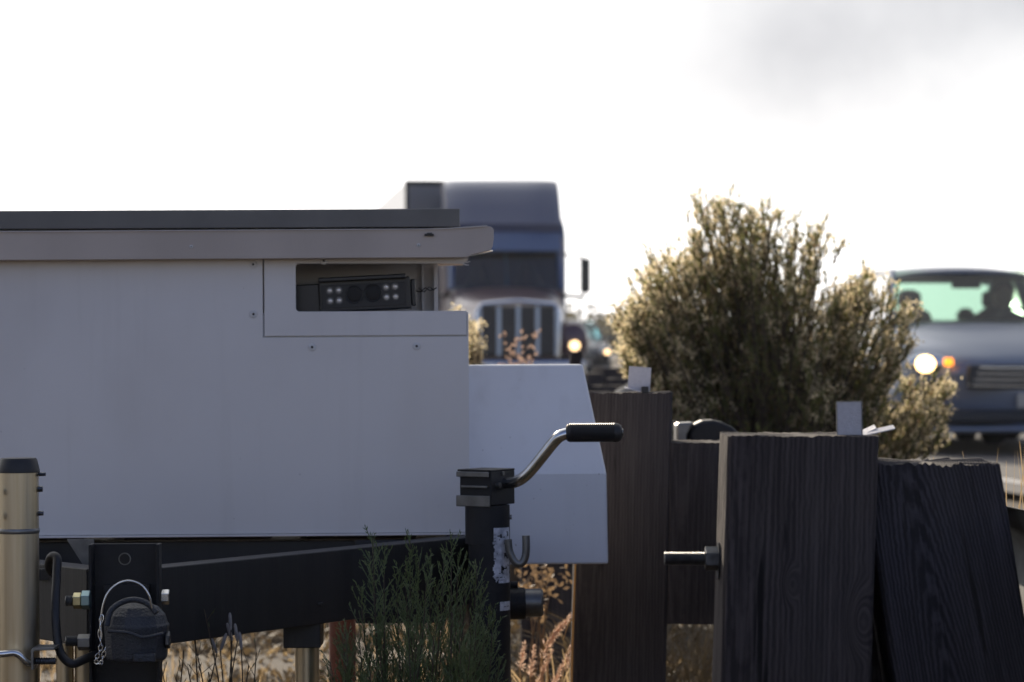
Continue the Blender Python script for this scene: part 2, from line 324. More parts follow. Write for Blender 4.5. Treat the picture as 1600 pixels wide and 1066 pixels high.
# the road runs away to the left at about 7.8 degrees
RD = Vector((-math.sin(R(7.8)), math.cos(R(7.8)), 0)); RN = Vector((math.cos(R(7.8)), math.sin(R(7.8)), 0))
RP = Vector((2.05, 21.5, 0))
def road_side(x, y): return (Vector((x, y, 0))-RP).dot(RN)
def strip(name, a, b, z, t0, t1, m, step=8, kind='structure'):
    mb = MB(); n = max(1, int((t1-t0)/step)); vs = []; fs = []
    for i in range(n+1):
        t = lerp(t0, t1, i/n)
        for s_ in (a, b): p = RP+RD*t+RN*s_; vs.append((p.x, p.y, z))
    for i in range(n): fs.append((2*i, 2*i+1, 2*i+3, 2*i+2))
    mb.add(vs, fs); return tag(mb.build(name, m), kind=kind)
ground()
asph = mat('worn_asphalt', (0.115, 0.108, 0.10), 0.85, nscale=1.3, col2=(0.085, 0.08, 0.075), bump=0.7, bscale=90, detail=9)
strip('road', 0, 14.5, 0.03, -60, 860, asph)
paint = mat('white_road_paint', (0.62, 0.60, 0.56), 0.7, nscale=9, namt=0.25)
strip('edge_line', 0.35, 0.47, 0.034, -60, 400, paint)
mbl = MB()
for k in range(-4, 20):
    for s_ in (4.1, 7.8):
        p0 = RP+RD*(k*12)+RN*s_; p1 = p0+RD*3
        mbl.quad((p0.x, p0.y, .034), (p0.x+.12, p0.y, .034), (p1.x+.12, p1.y, .034), (p1.x, p1.y, .034))
tag(mbl.build('lane_markings', paint), kind='structure')

# far scrub line: reads as one mass
def treeline():
    mb = MB(); rnd = random.Random(3)
    for i in range(260):
        x = rnd.uniform(-42, 60); y = rnd.uniform(150, 195)
        if 18 < x < 60 and rnd.random() < .5: continue
        h = rnd.uniform(3.0, 4.3)*(1.0 if x < 9 else .45); w = h*rnd.uniform(.5, .8)
        for k in range(90):
            th = rnd.uniform(0, 6.28); u = rnd.random()**.5
            r = w*u*math.sqrt(max(0.05, 1-(rnd.random()*.9)**2)); zz = h*(0.15+0.85*rnd.random()*(1-.4*u))
            c = Vector((x+r*math.cos(th), y+r*math.sin(th), zz)); s_ = rnd.uniform(.2, .42)
            a = Vector((rnd.uniform(-1, 1), rnd.uniform(-1, 1), rnd.uniform(-1, 1))).normalized()*s_
            b = a.orthogonal().normalized()*s_*.8
            mb.quad(c-a, c-b, c+a, c+b)
    m = mat('far_scrub_foliage', (0.19, 0.165, 0.095), 0.8, nscale=0.35, col2=(0.09, 0.095, 0.055), trans=0.3)
    tag(mb.build('far_scrub', m), 'olive brown scrub and low trees along the horizon behind the traffic', 'scrub', kind='stuff')
treeline()

# ================================================================== TRAILER
TR = empty('camera_trailer', (-0.5, 4.9, 0), 'white box trailer with a slot window holding a dark traffic camera, black tow frame below', 'trailer')
D0 = 4.8
def px_poly(pts, d): return [(X(a, d), Z(b, d)) for a, b in pts]
LX = -330  # left end of the box, out of frame
# body shell: front sheet (L shape), floor, sides, back
b = MB()
b.prism(px_poly([(LX, 404), (416.5, 404), (416.5, 528.5), (737, 528.5), (737, 834), (LX, 834)], D0), D0, D0+.003)
xl, xr, zt, zb = X(LX, D0), X(737, D0), Z(404, D0), Z(834, D0)
yb = D0+.42
zs = Z(489, D0)   # shelf height
b.box(xl, xr-.004, yb-.003, yb, zb, zs)                       # back, below the slot
b.box(xl, X(690, D0), yb-.003, yb, zs+.0005, zt)              # back, above
b.box(xl, xl+.003, D0+.0035, yb-.0035, zb, zt)                # left side
b.box(xr-.003, xr, D0+.0035, yb, zb, zs-.001)                 # right side under the slot
b.box(xl+.004, xr-.004, D0+.0035, yb-.0035, zb, zb+.003)      # floor
b.build('body', 'white', TR, bevel=.0008)
# hatch plate with the slot cut in it
def rc(cx, cy, r, a0, a1, n=6): return [(cx+r*math.cos(R(a0+(a1-a0)*i/(n-1))), cy-r*math.sin(R(a0+(a1-a0)*i/(n-1)))) for i in range(n)]
pp = [(419, 404), (735, 404), (735, 411), (728, 415), (700, 414), (474, 413)]+rc(474, 419, 6, 90, 180)+rc(474, 482, 6, 180, 270)+[(690, 488), (734, 488), (734, 526), (419, 526)]
MB().prism(px_poly(pp, D0), D0-.0005, D0+.0025).build('hatch_plate', 'white', TR, bevel=.0006)
# compartment interior
b = MB()
b.box(X(410, D0), X(734, D0), D0+.005, yb-.005, zs-.004, zs-.001)     # shelf
b.box(X(412, D0), X(416, D0), D0+.005, yb-.005, zs, zt)               # left wall
b.box(X(412, D0), X(690, D0)*1.0, D0+.20, D0+.203, zs, zt)            # back wall
b.box(X(664, D0), X(668, D0), D0+.185, D0+.199, zs, zt)
b.box(X(412, D0), X(734, D0), D0+.0045, D0+.03, Z(540, D0), zs-.0045)  # backing behind the plate joint
b.box(X(402, D0), X(411.5, D0), D0+.0045, D0+.03, Z(540, D0), zt)
b.build('camera_compartment', 'inside', TR)
b = MB(); b.box(X(688, D0+.18), X(691, D0+.18), D0+.17, D0+.199, zs, Z(415, D0)); b.build('compartment_edge', 'white', TR)
# roof
M['fascia'] = mat('grimy_cream_fascia', (0.58, 0.495, 0.43), 0.5, nscale=5, col2=(0.46, 0.39, 0.335), stretch=(1, 1, .25), bump=0.05, bscale=200)
b = MB(); b.box(X(LX-12, 4.78), X(733, 4.78), 4.7795, 5.26, Z(404.5, 4.78), Z(361.5, 4.78)); b.build('roof', 'roof', TR)
b = MB()
b.prism([(X(a, 4.765), Z(c, 4.765)) for a, c in [(LX-12, 361), (560, 360.5), (660, 359.8), (700, 358.8), (740, 357), (766, 355.8), (773, 357.3), (776.6, 362), (776.4, 376), (774.5, 388), (771, 394.3), (755, 397.8), (741, 401), (735, 404.8), (LX-12, 406)]], 4.765, 4.779)
b.build('fascia', 'fascia', TR, bevel=.0012)
b = MB(); b.tube([at(739, 401.5, 4.80), at(756, 398.6, 4.80), at(775.5, 395.0, 4.80)], .0014, 8); b.build('lit_edge_bead', 'steel', TR, smooth=True)  # steel bead added to imitate the sunlit lower edge of the fascia end
b = MB(); b.prism([(X(a, 4.765), Z(c, 4.765)) for a, c in [(LX-12, 360.6), (690, 359.7), (742, 356.6), (766, 355.2), (766, 356.4), (742, 358.0), (690, 360.6), (LX-12, 362)]], 4.7615, 4.80)
b.build('roof_seam', 'white', TR)
# torn bits under the gutter
b = MB()
for (a, c, e, f) in [(726, 413, 738, 417), (729, 412, 740, 411), (733, 411, 737, 405)]:
    b.tube([at(a, c, 4.79), at((a+e)/2, (c+f)/2+1.2, 4.787), at(e, f, 4.785)], [.0012, .0011, .0004], 5)
b.build('sealant_shred', 'white', TR)
# solar panel
b = MB(); b.box(X(LX-5, 4.83), X(725, 4.83), 4.83, 5.24, Z(357, 4.83), Z(328.5, 4.83)); b.build('solar_panel', 'solar', TR, bevel=.0008)
b = MB(); b.box(X(LX+5, 4.83), X(715, 4.83), 4.85, 5.22, Z(328.4, 4.83), Z(327.8, 4.83)); b.build('solar_cells', 'lens', TR)
# screws
def screw(px, py, r=6.2, d=D0):
    c = at(px, py, d); k = r/F*d; b = MB()
    prof = [(1.0, 0), (0.92, .35), (0.6, .55), (0.36, .58), (0.30, .25), (0, .2)]
    vs = []; fs = []; m_ = 14
    for (rr, h) in prof[:-1]:
        for j in range(m_): a = 2*math.pi*j/m_; vs.append((c.x+k*rr*math.cos(a), d-.0007-h*k*.5, c.z+k*rr*math.sin(a)))
    for i in range(len(prof)-2):
        for j in range(m_): fs.append((i*m_+j, i*m_+(j+1)%m_, (i+1)*m_+(j+1)%m_, (i+1)*m_+j))
    fs.append(tuple((len(prof)-2)*m_+j for j in range(m_)))
    b.add(vs, fs); o = b.build('screw', 'inside', TR, smooth=True)
    q = MB(); q.tube([(c.x, d-.0030, c.z), (c.x, d-.0012, c.z)], k*.30, 6); q.build('socket', 'plastic', o)
    return o
for p in [(402, 414), (402, 491.5), (493, 543.5), (656, 543), (512, 409)]: screw(*p)
for p in [(305, 386), (659, 385.5)]: screw(p[0], p[1], 3.0, 4.7645)
b = MB(); b.box(X(668, 4.76), X(683, 4.76), 4.760, 4.7648, Z(371, 4.76), Z(367.5, 4.76)); b.box(X(672, 4.76), X(680, 4.76), 4.758, 4.7648, Z(369.5, 4.76), Z(366, 4.76)); b.build('latch_clip', 'plastic', TR, bevel=.0004)
# bottom lip
b = MB(); b.box(xl-.002, xr+.001, D0-.004, D0+.01, Z(838, D0), Z(834.6, D0)); b.build('bottom_lip', 'white', TR, bevel=.0006)
# camera head: two lenses, eight lamps
CR = Matrix.Translation(at(560, 460, D0+.035)) @ Matrix.Rotation(R(-2.6), 4, 'Y')
def cpx(px, py): return ((px-560)/F*(D0+.035), -(py-460)/F*(D0+.035))
cam_o = None
b = MB()
x0, z0 = cpx(505, 487); x1, z1 = cpx(648, 437); b.box(x0, x1, 0, .11, z0, z1, CR)
x0, z0 = cpx(466, 489); x1, z1 = cpx(506, 442); b.box(x0, x1, .008, .10, z0, z1, CR)
x0, z0 = cpx(505, 441); x1, z1 = cpx(642, 433); b.box(x0, x1, -.012, .11, z0+.0005, z1, CR)
x0, z0 = cpx(648, 483); x1, z1 = cpx(656, 442); b.box(x0+.0002, x1, .006, .10, z0, z1, CR)
cam_o = b.build('camera_head', 'plastic', TR, bevel=.0022)
b = MB()
x0, z0 = cpx(509, 482); x1, z1 = cpx(640, 446); b.box(x0, x1, -.002, -.0002, z0, z1, CR)
b.build('face_plate', mat('camera_face', (0.016, 0.015, 0.015), 0.45), cam_o, bevel=.0008)
def disc(parent, px, py, r, name, m, depth=.004, yoff=-.002):
    x, z = cpx(px, py); k = r/F*(D0+.035); b = MB(); vs = []; fs = []; nr, ns = 6, 18
    for i in range(nr):
        th = math.pi/2*i/(nr-1)
        for j in range(ns):
            a = 2*math.pi*j/ns; vs.append(CR @ Vector((x+k*math.cos(th)*math.cos(a), yoff-depth*math.sin(th), z+k*math.cos(th)*math.sin(a))))
    for i in range(nr-1):
        for j in range(ns): fs.append((i*ns+j, i*ns+(j+1)%ns, (i+1)*ns+(j+1)%ns, (i+1)*ns+j))
    b.add(vs, fs); return b.build(name, m, parent, smooth=True)
for (px, py) in [(522, 454), (536, 454), (522, 470), (536, 470), (610, 453), (624, 453), (610, 468.5), (624, 468.5)]:
    x, z = cpx(px, py); k = 5.4/F*D0; q = MB()
    q.tube([CR @ Vector((x+k*math.cos(t), -.0028, z+k*math.sin(t))) for t in [2*math.pi*j/18 for j in range(18)]], .0007, 6, closed=True)
    q.build('lamp_ring', 'dullsteel', cam_o, smooth=True); disc(cam_o, px, py, 4.2, 'lamp', M['led'], .003, -.0022)
for (px, py) in [(560, 462), (589, 461)]:
    x, z = cpx(px, py); k = 13.5/F*D0; q = MB()
    q.tube([CR @ Vector((x+k*math.cos(t), -.0026, z+k*math.sin(t))) for t in [2*math.pi*j/28 for j in range(28)]], .0012, 8, closed=True)
    q.build('lens_ring', 'plastic', cam_o, smooth=True); disc(cam_o, px, py, 11.5, 'lens', M['lens'], .0012, -.0022)
b = MB(); b.tube(catmull([at(657, 456, D0+.10), at(665, 458, D0+.09), at(672, 452, D0+.09), at(680, 456, D0+.10), at(690, 452, D0+.11)], 5), .0011, 6)
b.tube(catmull([at(662, 452, D0+.10), at(670, 458, D0+.08), at(678, 451, D0+.09), at(686, 456, D0+.1)], 5), .0009, 6); b.build('cable', 'rubber', TR)

# the box stands a touch askew on its frame: the left end is nearer
PV = Matrix.Translation((xr+.5, D0-4.9, 0))
for o in list(TR.children): o.matrix_local = PV @ Matrix.Rotation(R(1.6), 4, 'Z') @ PV.inverted() @ o.matrix_local
# side box with sloping shoulders
ds, dt = 4.87, 4.99
vs = []
def row(z, x1, y0): return [(-.078, y0, z), (x1, y0, z), (x1-.0, 5.19, z), (-.078, 5.19, z)]
zb_, zm, zt_ = Z(885, ds), Z(744, ds), Z(573, dt)
r0 = row(zb_, X(953, ds), ds); r1 = row(zm, X(951, ds), ds); r2 = row(zt_, X(915, dt), dt)
r2[2] = (r2[2][0], 5.10, zt_); r2[3] = (r2[3][0], 5.10, zt_)
vs = r0+r1+r2; fs = [(0, 3, 2, 1), (8, 9, 10, 11)]
for k in (0, 4):
    for j in range(4): fs.append((k+j, k+(j+1)%4, k+4+(j+1)%4, k+4+j))
MB().add(vs, fs).build('side_box', 'white2', TR, bevel=.0035)

# chassis
b = MB()
b.box(xl+.02, xr-.002, D0+.02, D0+.07, Z(930, D0+.02), zb-.0145)
b.box(xl+.02, xr-.002, yb-.06, yb-.01, Z(930, D0+.02), zb-.0145)
b.box(X(560, 4.83), X(700, 4.83), D0-.01, D0+.019, Z(975, D0), Z(845, D0))
for px in (-250, 120, 420, 650): b.box(X(px, 4.9), X(px, 4.9)+.05, D0+.071, yb-.061, .47, zb-.02)
b.build('chassis_frame', 'blackw', TR, bevel=.002)
def channel(p0, p1, h, w, name='tow_beam'):
    # C channel lying between two points (top centre line)
    p0 = Vector(p0); p1 = Vector(p1); t = (p1-p0).normalized(); s_ = Vector((-t.y, t.x, 0)).normalized()
    if s_.y > 0: s_ = -s_
    b = MB()
    prof = [(0, 0), (w, 0), (w, -.006), (.006, -.006), (.006, -h+.006), (w, -h+.006), (w, -h), (0, -h)]
    n = len(prof); vs = []
    for P in (p0, p1):
        for (a, c) in prof: vs.append(P+s_*(-a+w/2)+Vector((0, 0, c)))
    fs = [tuple(range(n))[::-1], tuple(range(n, 2*n))]+[(i, (i+1)%n, (i+1)%n+n, i+n) for i in range(n)]
    b.add(vs, fs); return b.build(name, 'blackw', TR, bevel=.0015)
zt2 = CH-.32
channel((X(225, 4.12), 4.12, zt2), (X(738, 4.79), 4.785, zt2), .112, .045)
channel((X(160, 4.12), 4.12, zt2), (X(-260, 4.79), 4.785, zt2), .112, .045)
# gusset plates between frame and beams
b = MB(); b.prism([(X(a, 4.3), Z(c, 4.3)) for a, c in [(108, 842), (150, 842), (150, 900), (138, 890)]], 4.30, 4.306); b.build('gusset', 'dullsteel', TR)
b = MB(); b.box(X(60, 4.2), X(300, 4.2), 4.19, 4.26, Z(905, 4.2), Z(887, 4.2)); b.build('cross_tie', 'blackw', TR, bevel=.001)
# lower bracket and leg
b = MB(); b.box(X(445, 4.42), X(503, 4.42), 4.42, 4.50, Z(1014, 4.42), Z(945, 4.42)); b.box(X(438, 4.42), X(508, 4.42), 4.415, 4.505, Z(947, 4.42), Z(942, 4.42)); b.build('leg_bracket', 'blackw', TR, bevel=.0015)
def foot(c, r): 
    q = MB(); q.tube([(c[0], c[1], .004), (c[0], c[1], .018)], r, 20); return q
b = MB(); b.tube([(X(482, 4.46), 4.46, Z(1012, 4.46)), (X(482, 4.46), 4.46, .018)], .019, 20)
leg = b.build('stabiliser_leg', 'brass', TR, smooth=True); foot((X(482, 4.46), 4.46), .06).build('foot', 'dullsteel', leg)
for px in (104, 133):
    b = MB(); b.tube([(X(px, 4.35), 4.35, Z(1004, 4.35)), (X(px, 4.35), 4.35, .018)], .0135, 16)
    leg = b.build('stabiliser_leg', 'brass', TR, smooth=True); foot((X(px, 4.35), 4.35), .03).build('foot', 'dullsteel', leg)
# large plated jack post at the left edge
dj = 4.0; cx = X(33.5, dj); k = dj/F
b = MB(); b.tube([(cx, dj, Z(737, dj)), (cx, dj, Z(827, dj)), (cx, dj, .02)], 31.2*k, 48)
jp = b.build('jack_post', 'brass', TR, smooth=True)
b = MB(); b.tube([(cx, dj, Z(824, dj)), (cx, dj, Z(826, dj)), (cx, dj, Z(830, dj)), (cx, dj, Z(832, dj))], [31.3*k, 32.4*k, 32.4*k, 31.3*k], 48); b.build('weld_ring', 'dullsteel', jp, smooth=True)
b = MB(); b.tube([(cx, dj, Z(737, dj)), (cx, dj, Z(733, dj)), (cx, dj, Z(717, dj)), (cx, dj, Z(714.5, dj))], [33*k, 33*k, 29*k, 27*k], 40); b.build('cap', 'rubber', jp, smooth=True)
foot((cx, dj), .07).build('foot', 'dullsteel', jp)
for (py, r, w) in [(740, 3.2, 10), (763, 5, 5), (801, 4, 6)]:
    b = MB(); b.tube([(X(63, dj), dj, Z(py, dj)), (X(66+w, dj), dj, Z(py, dj))], [r*k, r*k*.9], 8); b.build('set_screw', 'bolt', jp, smooth=True)
for py in (765, 803):
    b = MB(); b.tube([(X(-4, dj), dj-.026, Z(py, dj)), (X(3, dj), dj-.034, Z(py, dj))], [5*k, 4*k], 8); b.build('set_screw', 'bolt', jp, smooth=True)
# rod with clip crossing the jack post
b = MB(); b.tube(catmull([at(-60, 1021, 3.94), at(0, 1021, 3.94), at(28, 1020, 3.945), at(45, 1034, 3.95), at(58, 1037, 3.96)], 6), .0048, 12); b.build('cross_rod', 'steel', TR, smooth=True)
b = MB()
b.prism([(X(a, 3.95), Z(c, 3.95)) for a, c in [(53, 1014), (56, 1010), (90, 1010), (90, 1014), (59, 1015), (57, 1018), (57, 1045), (53, 1045)]], 3.94, 3.985); b.build('clip_bracket', 'dullsteel', TR, bevel=.0008)
b = MB(); P = []; rad = []
for i in range(17): P.append(at(58+2*i, 1032, 3.955)); rad.append(.0052 if i%2 else .0043)
b.tube(P, rad, 12); b.build('threaded_rod', 'bolt', TR)
# black hose
b = MB(); b.tube(catmull([at(92, 900, 4.10), at(80, 885, 4.07), at(84, 869, 4.05), at(93, 872, 4.04), at(92, 900, 4.03), at(90, 960, 4.0), at(96, 1015, 3.99), at(114, 1036, 3.98), at(134, 1030, 4.0), at(152, 1022, 4.05)], 7), .0062, 14); b.build('brake_hose', 'rubber', TR, smooth=True)
# coupler channel
dc = 4.06
b = MB()
b.box(X(146, dc), X(254, dc), dc+.012, dc+.018, .10, Z(850, dc))
b.box(X(145, dc), X(150, dc), dc-.02, dc+.0115, .10, Z(849, dc)); b.box(X(250, dc), X(255, dc), dc-.02, dc+.0115, .10, Z(849, dc))
b.box(X(166, dc), X(237, dc), dc-.004, dc+.0115, Z(1000, dc), Z(913, dc))
cc = b.build('coupler_channel', 'black', TR, bevel=.0012)
b = MB(); q = arc(X(197, dc), Z(874, dc), 9/F*dc, 0, 360, 20, dc+.0115)[:-1]; b.tube(q, .0010, 6, closed=True); b.build('bolt_hole', 'dullsteel', cc)
b = MB(); b.tube([(X(197, dc), dc+.0105, Z(874, dc)), (X(197, dc), dc+.0118, Z(874, dc))], 8/F*dc, 20); b.build('bolt_hole', 'lens', cc)
def hexnut(px0, px1, py, r, d, m, name='nut', parent=TR):
    b = MB(); k = d/F; b.tube([(X(px0, d), d, Z(py, d)), (X(px0+1, d), d, Z(py, d)), (X(px1-1, d), d, Z(py, d)), (X(px1, d), d, Z(py, d))], [r*k*.88, r*k, r*k, r*k*.88], 6); return b.build(name, m, parent, bevel=.0006)
def threads(px0, px1, py, r, d, m, name='bolt_thread', parent=TR, step=2.0):
    b = MB(); P = []; rad = []; n = int((px1-px0)/step*2); k = d/F
    for i in range(n+1): P.append((X(lerp(px0, px1, i/n), d), d, Z(py, d))); rad.append(r*k if i%2 else r*k*.86)
    b.tube(P, rad, 20); return b.build(name, m, parent)
hexnut(118, 131, 938, 13, 4.03, M['nut']); hexnut(131, 145, 937, 15, 4.03, mat('blue_zinc_nut', (.22, .32, .34), .35, .9)); threads(106, 118, 938, 8.5, 4.03, M['dullsteel'])
hexnut(125, 145, 1003, 13, 4.03, M['dullsteel']); threads(106, 125, 1001, 8.5, 4.03, M['dullsteel'])
hexnut(256, 268, 933, 12, 4.03, M['steel'], 'bolt_head')
# coupler head: faceted hood
dh = 3.96
def sect(cx_, cz_, rx, ry, yy, n=10, ph=0):
    o = []
    for j in range(n):
        a = 2*math.pi*j/n+ph; o.append((cx_+rx*math.cos(a), yy+ry*math.sin(a), cz_))
    return o
b = MB(); ccx = X(214, dh); rows = []
for (py, rx, ry) in [(1034, 44, 40), (1030, 48, 46), (985, 51, 50), (978, 52, 51), (975, 49, 48), (962, 45, 43), (950, 34, 32), (944, 20, 18), (942, 4, 4)]:
    rows.append(sect(ccx, Z(py, dh), rx*dh/F, ry*dh/F, dh+.02, 12, math.pi/12))
vs = [v for r in rows for v in r]; n = 12; fs = [tuple(range(n))[::-1], tuple((len(rows)-1)*n+j for j in range(n))]
for i in range(len(rows)-1):
    for j in range(n): fs.append((i*n+j, i*n+(j+1)%n, (i+1)*n+(j+1)%n, (i+1)*n+j))
b.add(vs, fs); ch = b.build('coupler_head', 'crinkle', TR, bevel=.0025)
b = MB()  # hood arch, seam lip
b.tube(catmull([at(170, 978, dh-.02), at(176, 955, dh-.015), at(192, 942, dh-.01), at(214, 937, dh-.008), at(235, 944, dh-.01), at(248, 958, dh-.015)], 6), .0042, 10)
b.tube(catmull([at(172, 986, dh-.030), at(200, 988, dh-.034), at(214, 992, dh-.034), at(228, 996, dh-.034), at(258, 990, dh-.022)], 5), .0024, 8)
b.build('hood_rim', 'crinkle', ch, smooth=True)
b = MB(); b.box(X(216, dh), X(250, dh), dh-.032, dh-.02, Z(1031, dh), Z(1018, dh)); b.build('latch_plate', 'crinkle', ch, bevel=.002)
hexnut(262, 269, 1000, 14, dh+.01, M['bolt'], 'bolt_head', ch)
# steel bail wire and chain
b = MB(); b.tube(catmull([at(161, 1000, dh-.03), at(162, 960, dh-.03), at(170, 930, dh-.03), at(186, 913, dh-.028), at(205, 907.5, dh-.026), at(224, 914, dh-.025), at(236, 930, dh-.024), at(241, 950, dh-.022)], 7), .0015, 10); b.build('bail_wire', 'steel', TR, smooth=True)
b = MB(); path = catmull([at(163, 962, dh-.036), at(159, 985, dh-.037), at(161, 1008, dh-.037), at(157, 1022, dh-.036), at(152, 1032, dh-.035), at(160, 1037, dh-.035), at(164, 1026, dh-.036), at(168, 1012, dh-.036)], 2)
for i in range(len(path)-1):
    p, q = path[i], path[i+1]; c = (p+q)/2; t = (q-p).normalized(); w = Vector((0, 1, 0)) if i%2 else t.cross(Vector((0, 1, 0))).normalized()
    hl = (q-p).length*.68; hw = .0026
    b.tube([c+t*hl*math.cos(a)+w*hw*math.sin(a) for a in [2*math.pi*j/12 for j in range(12)]], .0007, 6, closed=True)
b.build('safety_chain', 'steel', TR, smooth=True)

# crank jack
dk = 4.6; k = dk/F; jx = X(767.5, dk)
b = MB(); b.tube([(jx, dk, Z(792, dk)), (jx, dk, .03)], 32.5*k, 40)
jk = b.build('crank_jack', 'black', TR, smooth=True); foot((jx, dk), .07).build('foot', 'dullsteel', jk)
b = MB(); b.tube([(jx-.004, dk, Z(852, dk)), (jx-.004, dk, Z(792, dk))], [33.5*k, 33.5*k], 40); b.build('collar', 'black', jk, smooth=True)
b = MB(); b.box(jx-.03, jx+.02, dk+.028, D0-.012, Z(930, dk), Z(850, dk)); b.build('mount_bracket', 'black', jk, bevel=.002)
HT = Matrix.Translation((X(771, dk), dk-.045, 0)) @ Matrix.Rotation(R(-32), 4, 'Z')
# local: corner at origin, +x runs back right? faces: left face along -x, right face along +y
w1, w2 = .064, .072
b = MB(); z0, z1 = Z(793, dk), Z(735.5, dk)
HT = Matrix.Translation((X(771, dk-.04), dk-.04, 0)) @ Matrix.Rotation(R(-32), 4, 'Z')
b.box(-w1+.004, 0, .0, w2, z0+.002, z1-.003, HT); b.box(-w1, .0005, -.002, w2+.0005, z1-.003, z1, HT)
hd = b.build('gear_housing', 'black', jk, bevel=.0018)
b = MB(); h = z1-z0
b.box(-w1, -.002, -.0045, -.0022, z1-.012, z1-.0032, HT); b.box(-w1+.008, -.006, -.004, -.0006, z0+h*.50, z0+h*.57, HT)
b.box(-w1, .0, -.0055, -.0022, z0, z0+h*.30, HT); b.build('cover_plate', 'dullsteel', hd, bevel=.0014)
def hpt(x, y, z): return HT @ Vector((x, y, z))
b = MB(); b.tube([hpt(0, .018, Z(760, dk)), hpt(.006, .018, Z(760, dk))], .0048, 14); b.tube([hpt(0, .034, Z(742, dk)), hpt(.003, .034, Z(742, dk))], .0035, 12); b.build('rivet', 'dullsteel', hd, smooth=True)
b = MB(); b.tube([at(797, 811, dk), at(803, 811, dk)], .004, 12); b.build('grease_nipple', 'dullsteel', jk, smooth=True)
b = MB(); b.tube(catmull([at(788, 757, 4.60), at(806, 757, 4.585), at(822, 749, 4.57), at(838, 733, 4.56), at(868, 696, 4.545), at(880, 685, 4.54), at(892, 681, 4.54), at(905, 681, 4.54)], 8), .0094, 20)
cr = b.build('crank_rod', 'steel', jk, smooth=True)
P = []; rad = []; dg = 4.54
prof = [(888, 7), (889, 11), (892, 14)]+[(894+i*1.55, 15.3 if i%2 else 13.9) for i in range(46)]+[(966, 15), (971, 14), (975, 11), (976.5, 6)]
for (px, r) in prof: P.append(at(px, 680, dg)); rad.append(r/F*dg)
b = MB(); b.tube(P, rad, 28); b.build('grip', 'rubber', cr, smooth=True)
b = MB(); b.tube([at(976, 680, dg-.004), at(978, 680, dg-.004)], .006, 16); b.build('end_pin', 'dullsteel', cr, smooth=True)
# J hook
b = MB(); b.tube(catmull([at(797, 846, 4.57), at(799, 864, 4.57), at(806, 879, 4.57), at(814, 884, 4.57), at(821, 880, 4.57), at(825, 866, 4.57), at(825, 840, 4.57)], 7), .0062, 14); b.build('hook', 'dullsteel', jk, smooth=True)
# torn sticker on the tube
def sticker(py0, py1, a0, a1, name, m, seed):
    b = MB(); r = 33.0*k; nu, nv = 26, 44; vs = {}; 
    def V(i, j):
        a = R(lerp(a0, a1, i/nu)); z = Z(lerp(py0, py1, j/nv), dk)
        return Vector((jx+r*math.sin(a), dk-r*math.cos(a), z))
    for i in range(nu):
        for j in range(nv):
            u, v = i/nu, j/nv
            nz_ = noise.noise(Vector((u*3.2+seed, v*7.5, seed)))+.55*noise.noise(Vector((u*9, v*20, seed+4)))
            if seed and nz_ > .20+.2*u and j > 2: continue
            if seed and u < .14+.12*noise.noise(Vector((v*9, 0, 2))): continue
            b.quad(V(i, j), V(i+1, j), V(i+1, j+1), V(i, j+1))
    b.build(name, m, jk)
stk = mat('torn_white_sticker', (0.66, 0.67, 0.72), 0.5, nscale=95, col2=(0.30, 0.31, 0.35), detail=2)
sticker(826, 912, 2, 72, 'torn_sticker', stk, 3.1); sticker(941, 955, 30, 74, 'small_sticker', mat('white_sticker', (0.68, 0.68, 0.7), .5, nscale=150, namt=.4), 0)
# print remnants on the stickers
b = MB()
for (py, a, w, t) in [(836, 12, 8, 1.5), (841, 12, 7, 1.5), (846, 14, 6, 1.4), (896, 24, 20, 1.6), (902, 20, 26, 1.8), (906.5, 24, 20, 1.2), (948, 40, 26, 1.4)]:
    r = 33.25*k; n_ = 8
    b = MB()
    for i in range(n_):
        if (i*7+int(py))%4 == 0: continue
        a0, a1 = R(a+w*i/n_), R(a+w*(i+.75)/n_)
        b.quad(*[Vector((jx+r*math.sin(q), dk-r*math.cos(q), Z(y_, dk))) for q, y_ in ((a0, py), (a1, py), (a1, py+t), (a0, py+t))])
    b.build('print_mark', 'plastic', jk)
# hub behind the jack
b = MB(); b.tube([at(786, 946, 4.74), at(822, 946, 4.74), at(824, 946, 4.74)], [25/F*4.74, 25/F*4.74, 22/F*4.74], 24); b.tube([at(796, 917, 4.74), at(812, 917, 4.74)], .006, 12); hb = b.build('socket_hub', 'black', TR, smooth=True)
b = MB(); b.tube([at(823, 945, 4.74), at(848, 945, 4.74), at(851, 945, 4.74)], [22/F*4.74, 22/F*4.74, 19/F*4.74], 24); b.build('hub_cap', 'dullsteel', hb, smooth=True)
b = MB(); b.tube([at(786, 946, 4.74), at(740, 930, 4.82)], .012, 12); b.build('hub_arm', 'black', hb)
# wheel, outside the left of the frame
def wheel_parts(c, r, w, parent, name='wheel', axis='x', n=32, rimm='dullsteel'):
    c = Vector(c); prof = [(-w/2, r*.62), (-w/2, r*.9), (-w*.36, r), (w*.36, r), (w/2, r*.9), (w/2, r*.62)]
    b = MB(); vs = []; fs = []
    for (a, rr) in prof:
        for j in range(n):
            t = 2*math.pi*j/n
            vs.append(c+(Vector((a, rr*math.cos(t), rr*math.sin(t))) if axis == 'x' else Vector((rr*math.cos(t), a, rr*math.sin(t)))))
    for i in range(len(prof)):
        i2 = (i+1)%len(prof)
        for j in range(n): fs.append((i*n+j, i*n+(j+1)%n, i2*n+(j+1)%n, i2*n+j))
    b.add(vs, fs); tyre = b.build('wheel', 'tyre', parent, smooth=True)
    q = MB(); e = Vector((w*.3, 0, 0)) if axis == 'x' else Vector((0, w*.3, 0)); q.tube([c-e, c-e*.6, c+e*.6, c+e], [r*.3, r*.62, r*.62, r*.3], n); q.build('rim', rimm, tyre, smooth=True)
    return tyre
wheel_parts((X(-250, 4.72), 4.70, .275), .275, .15, TR, axis='y')
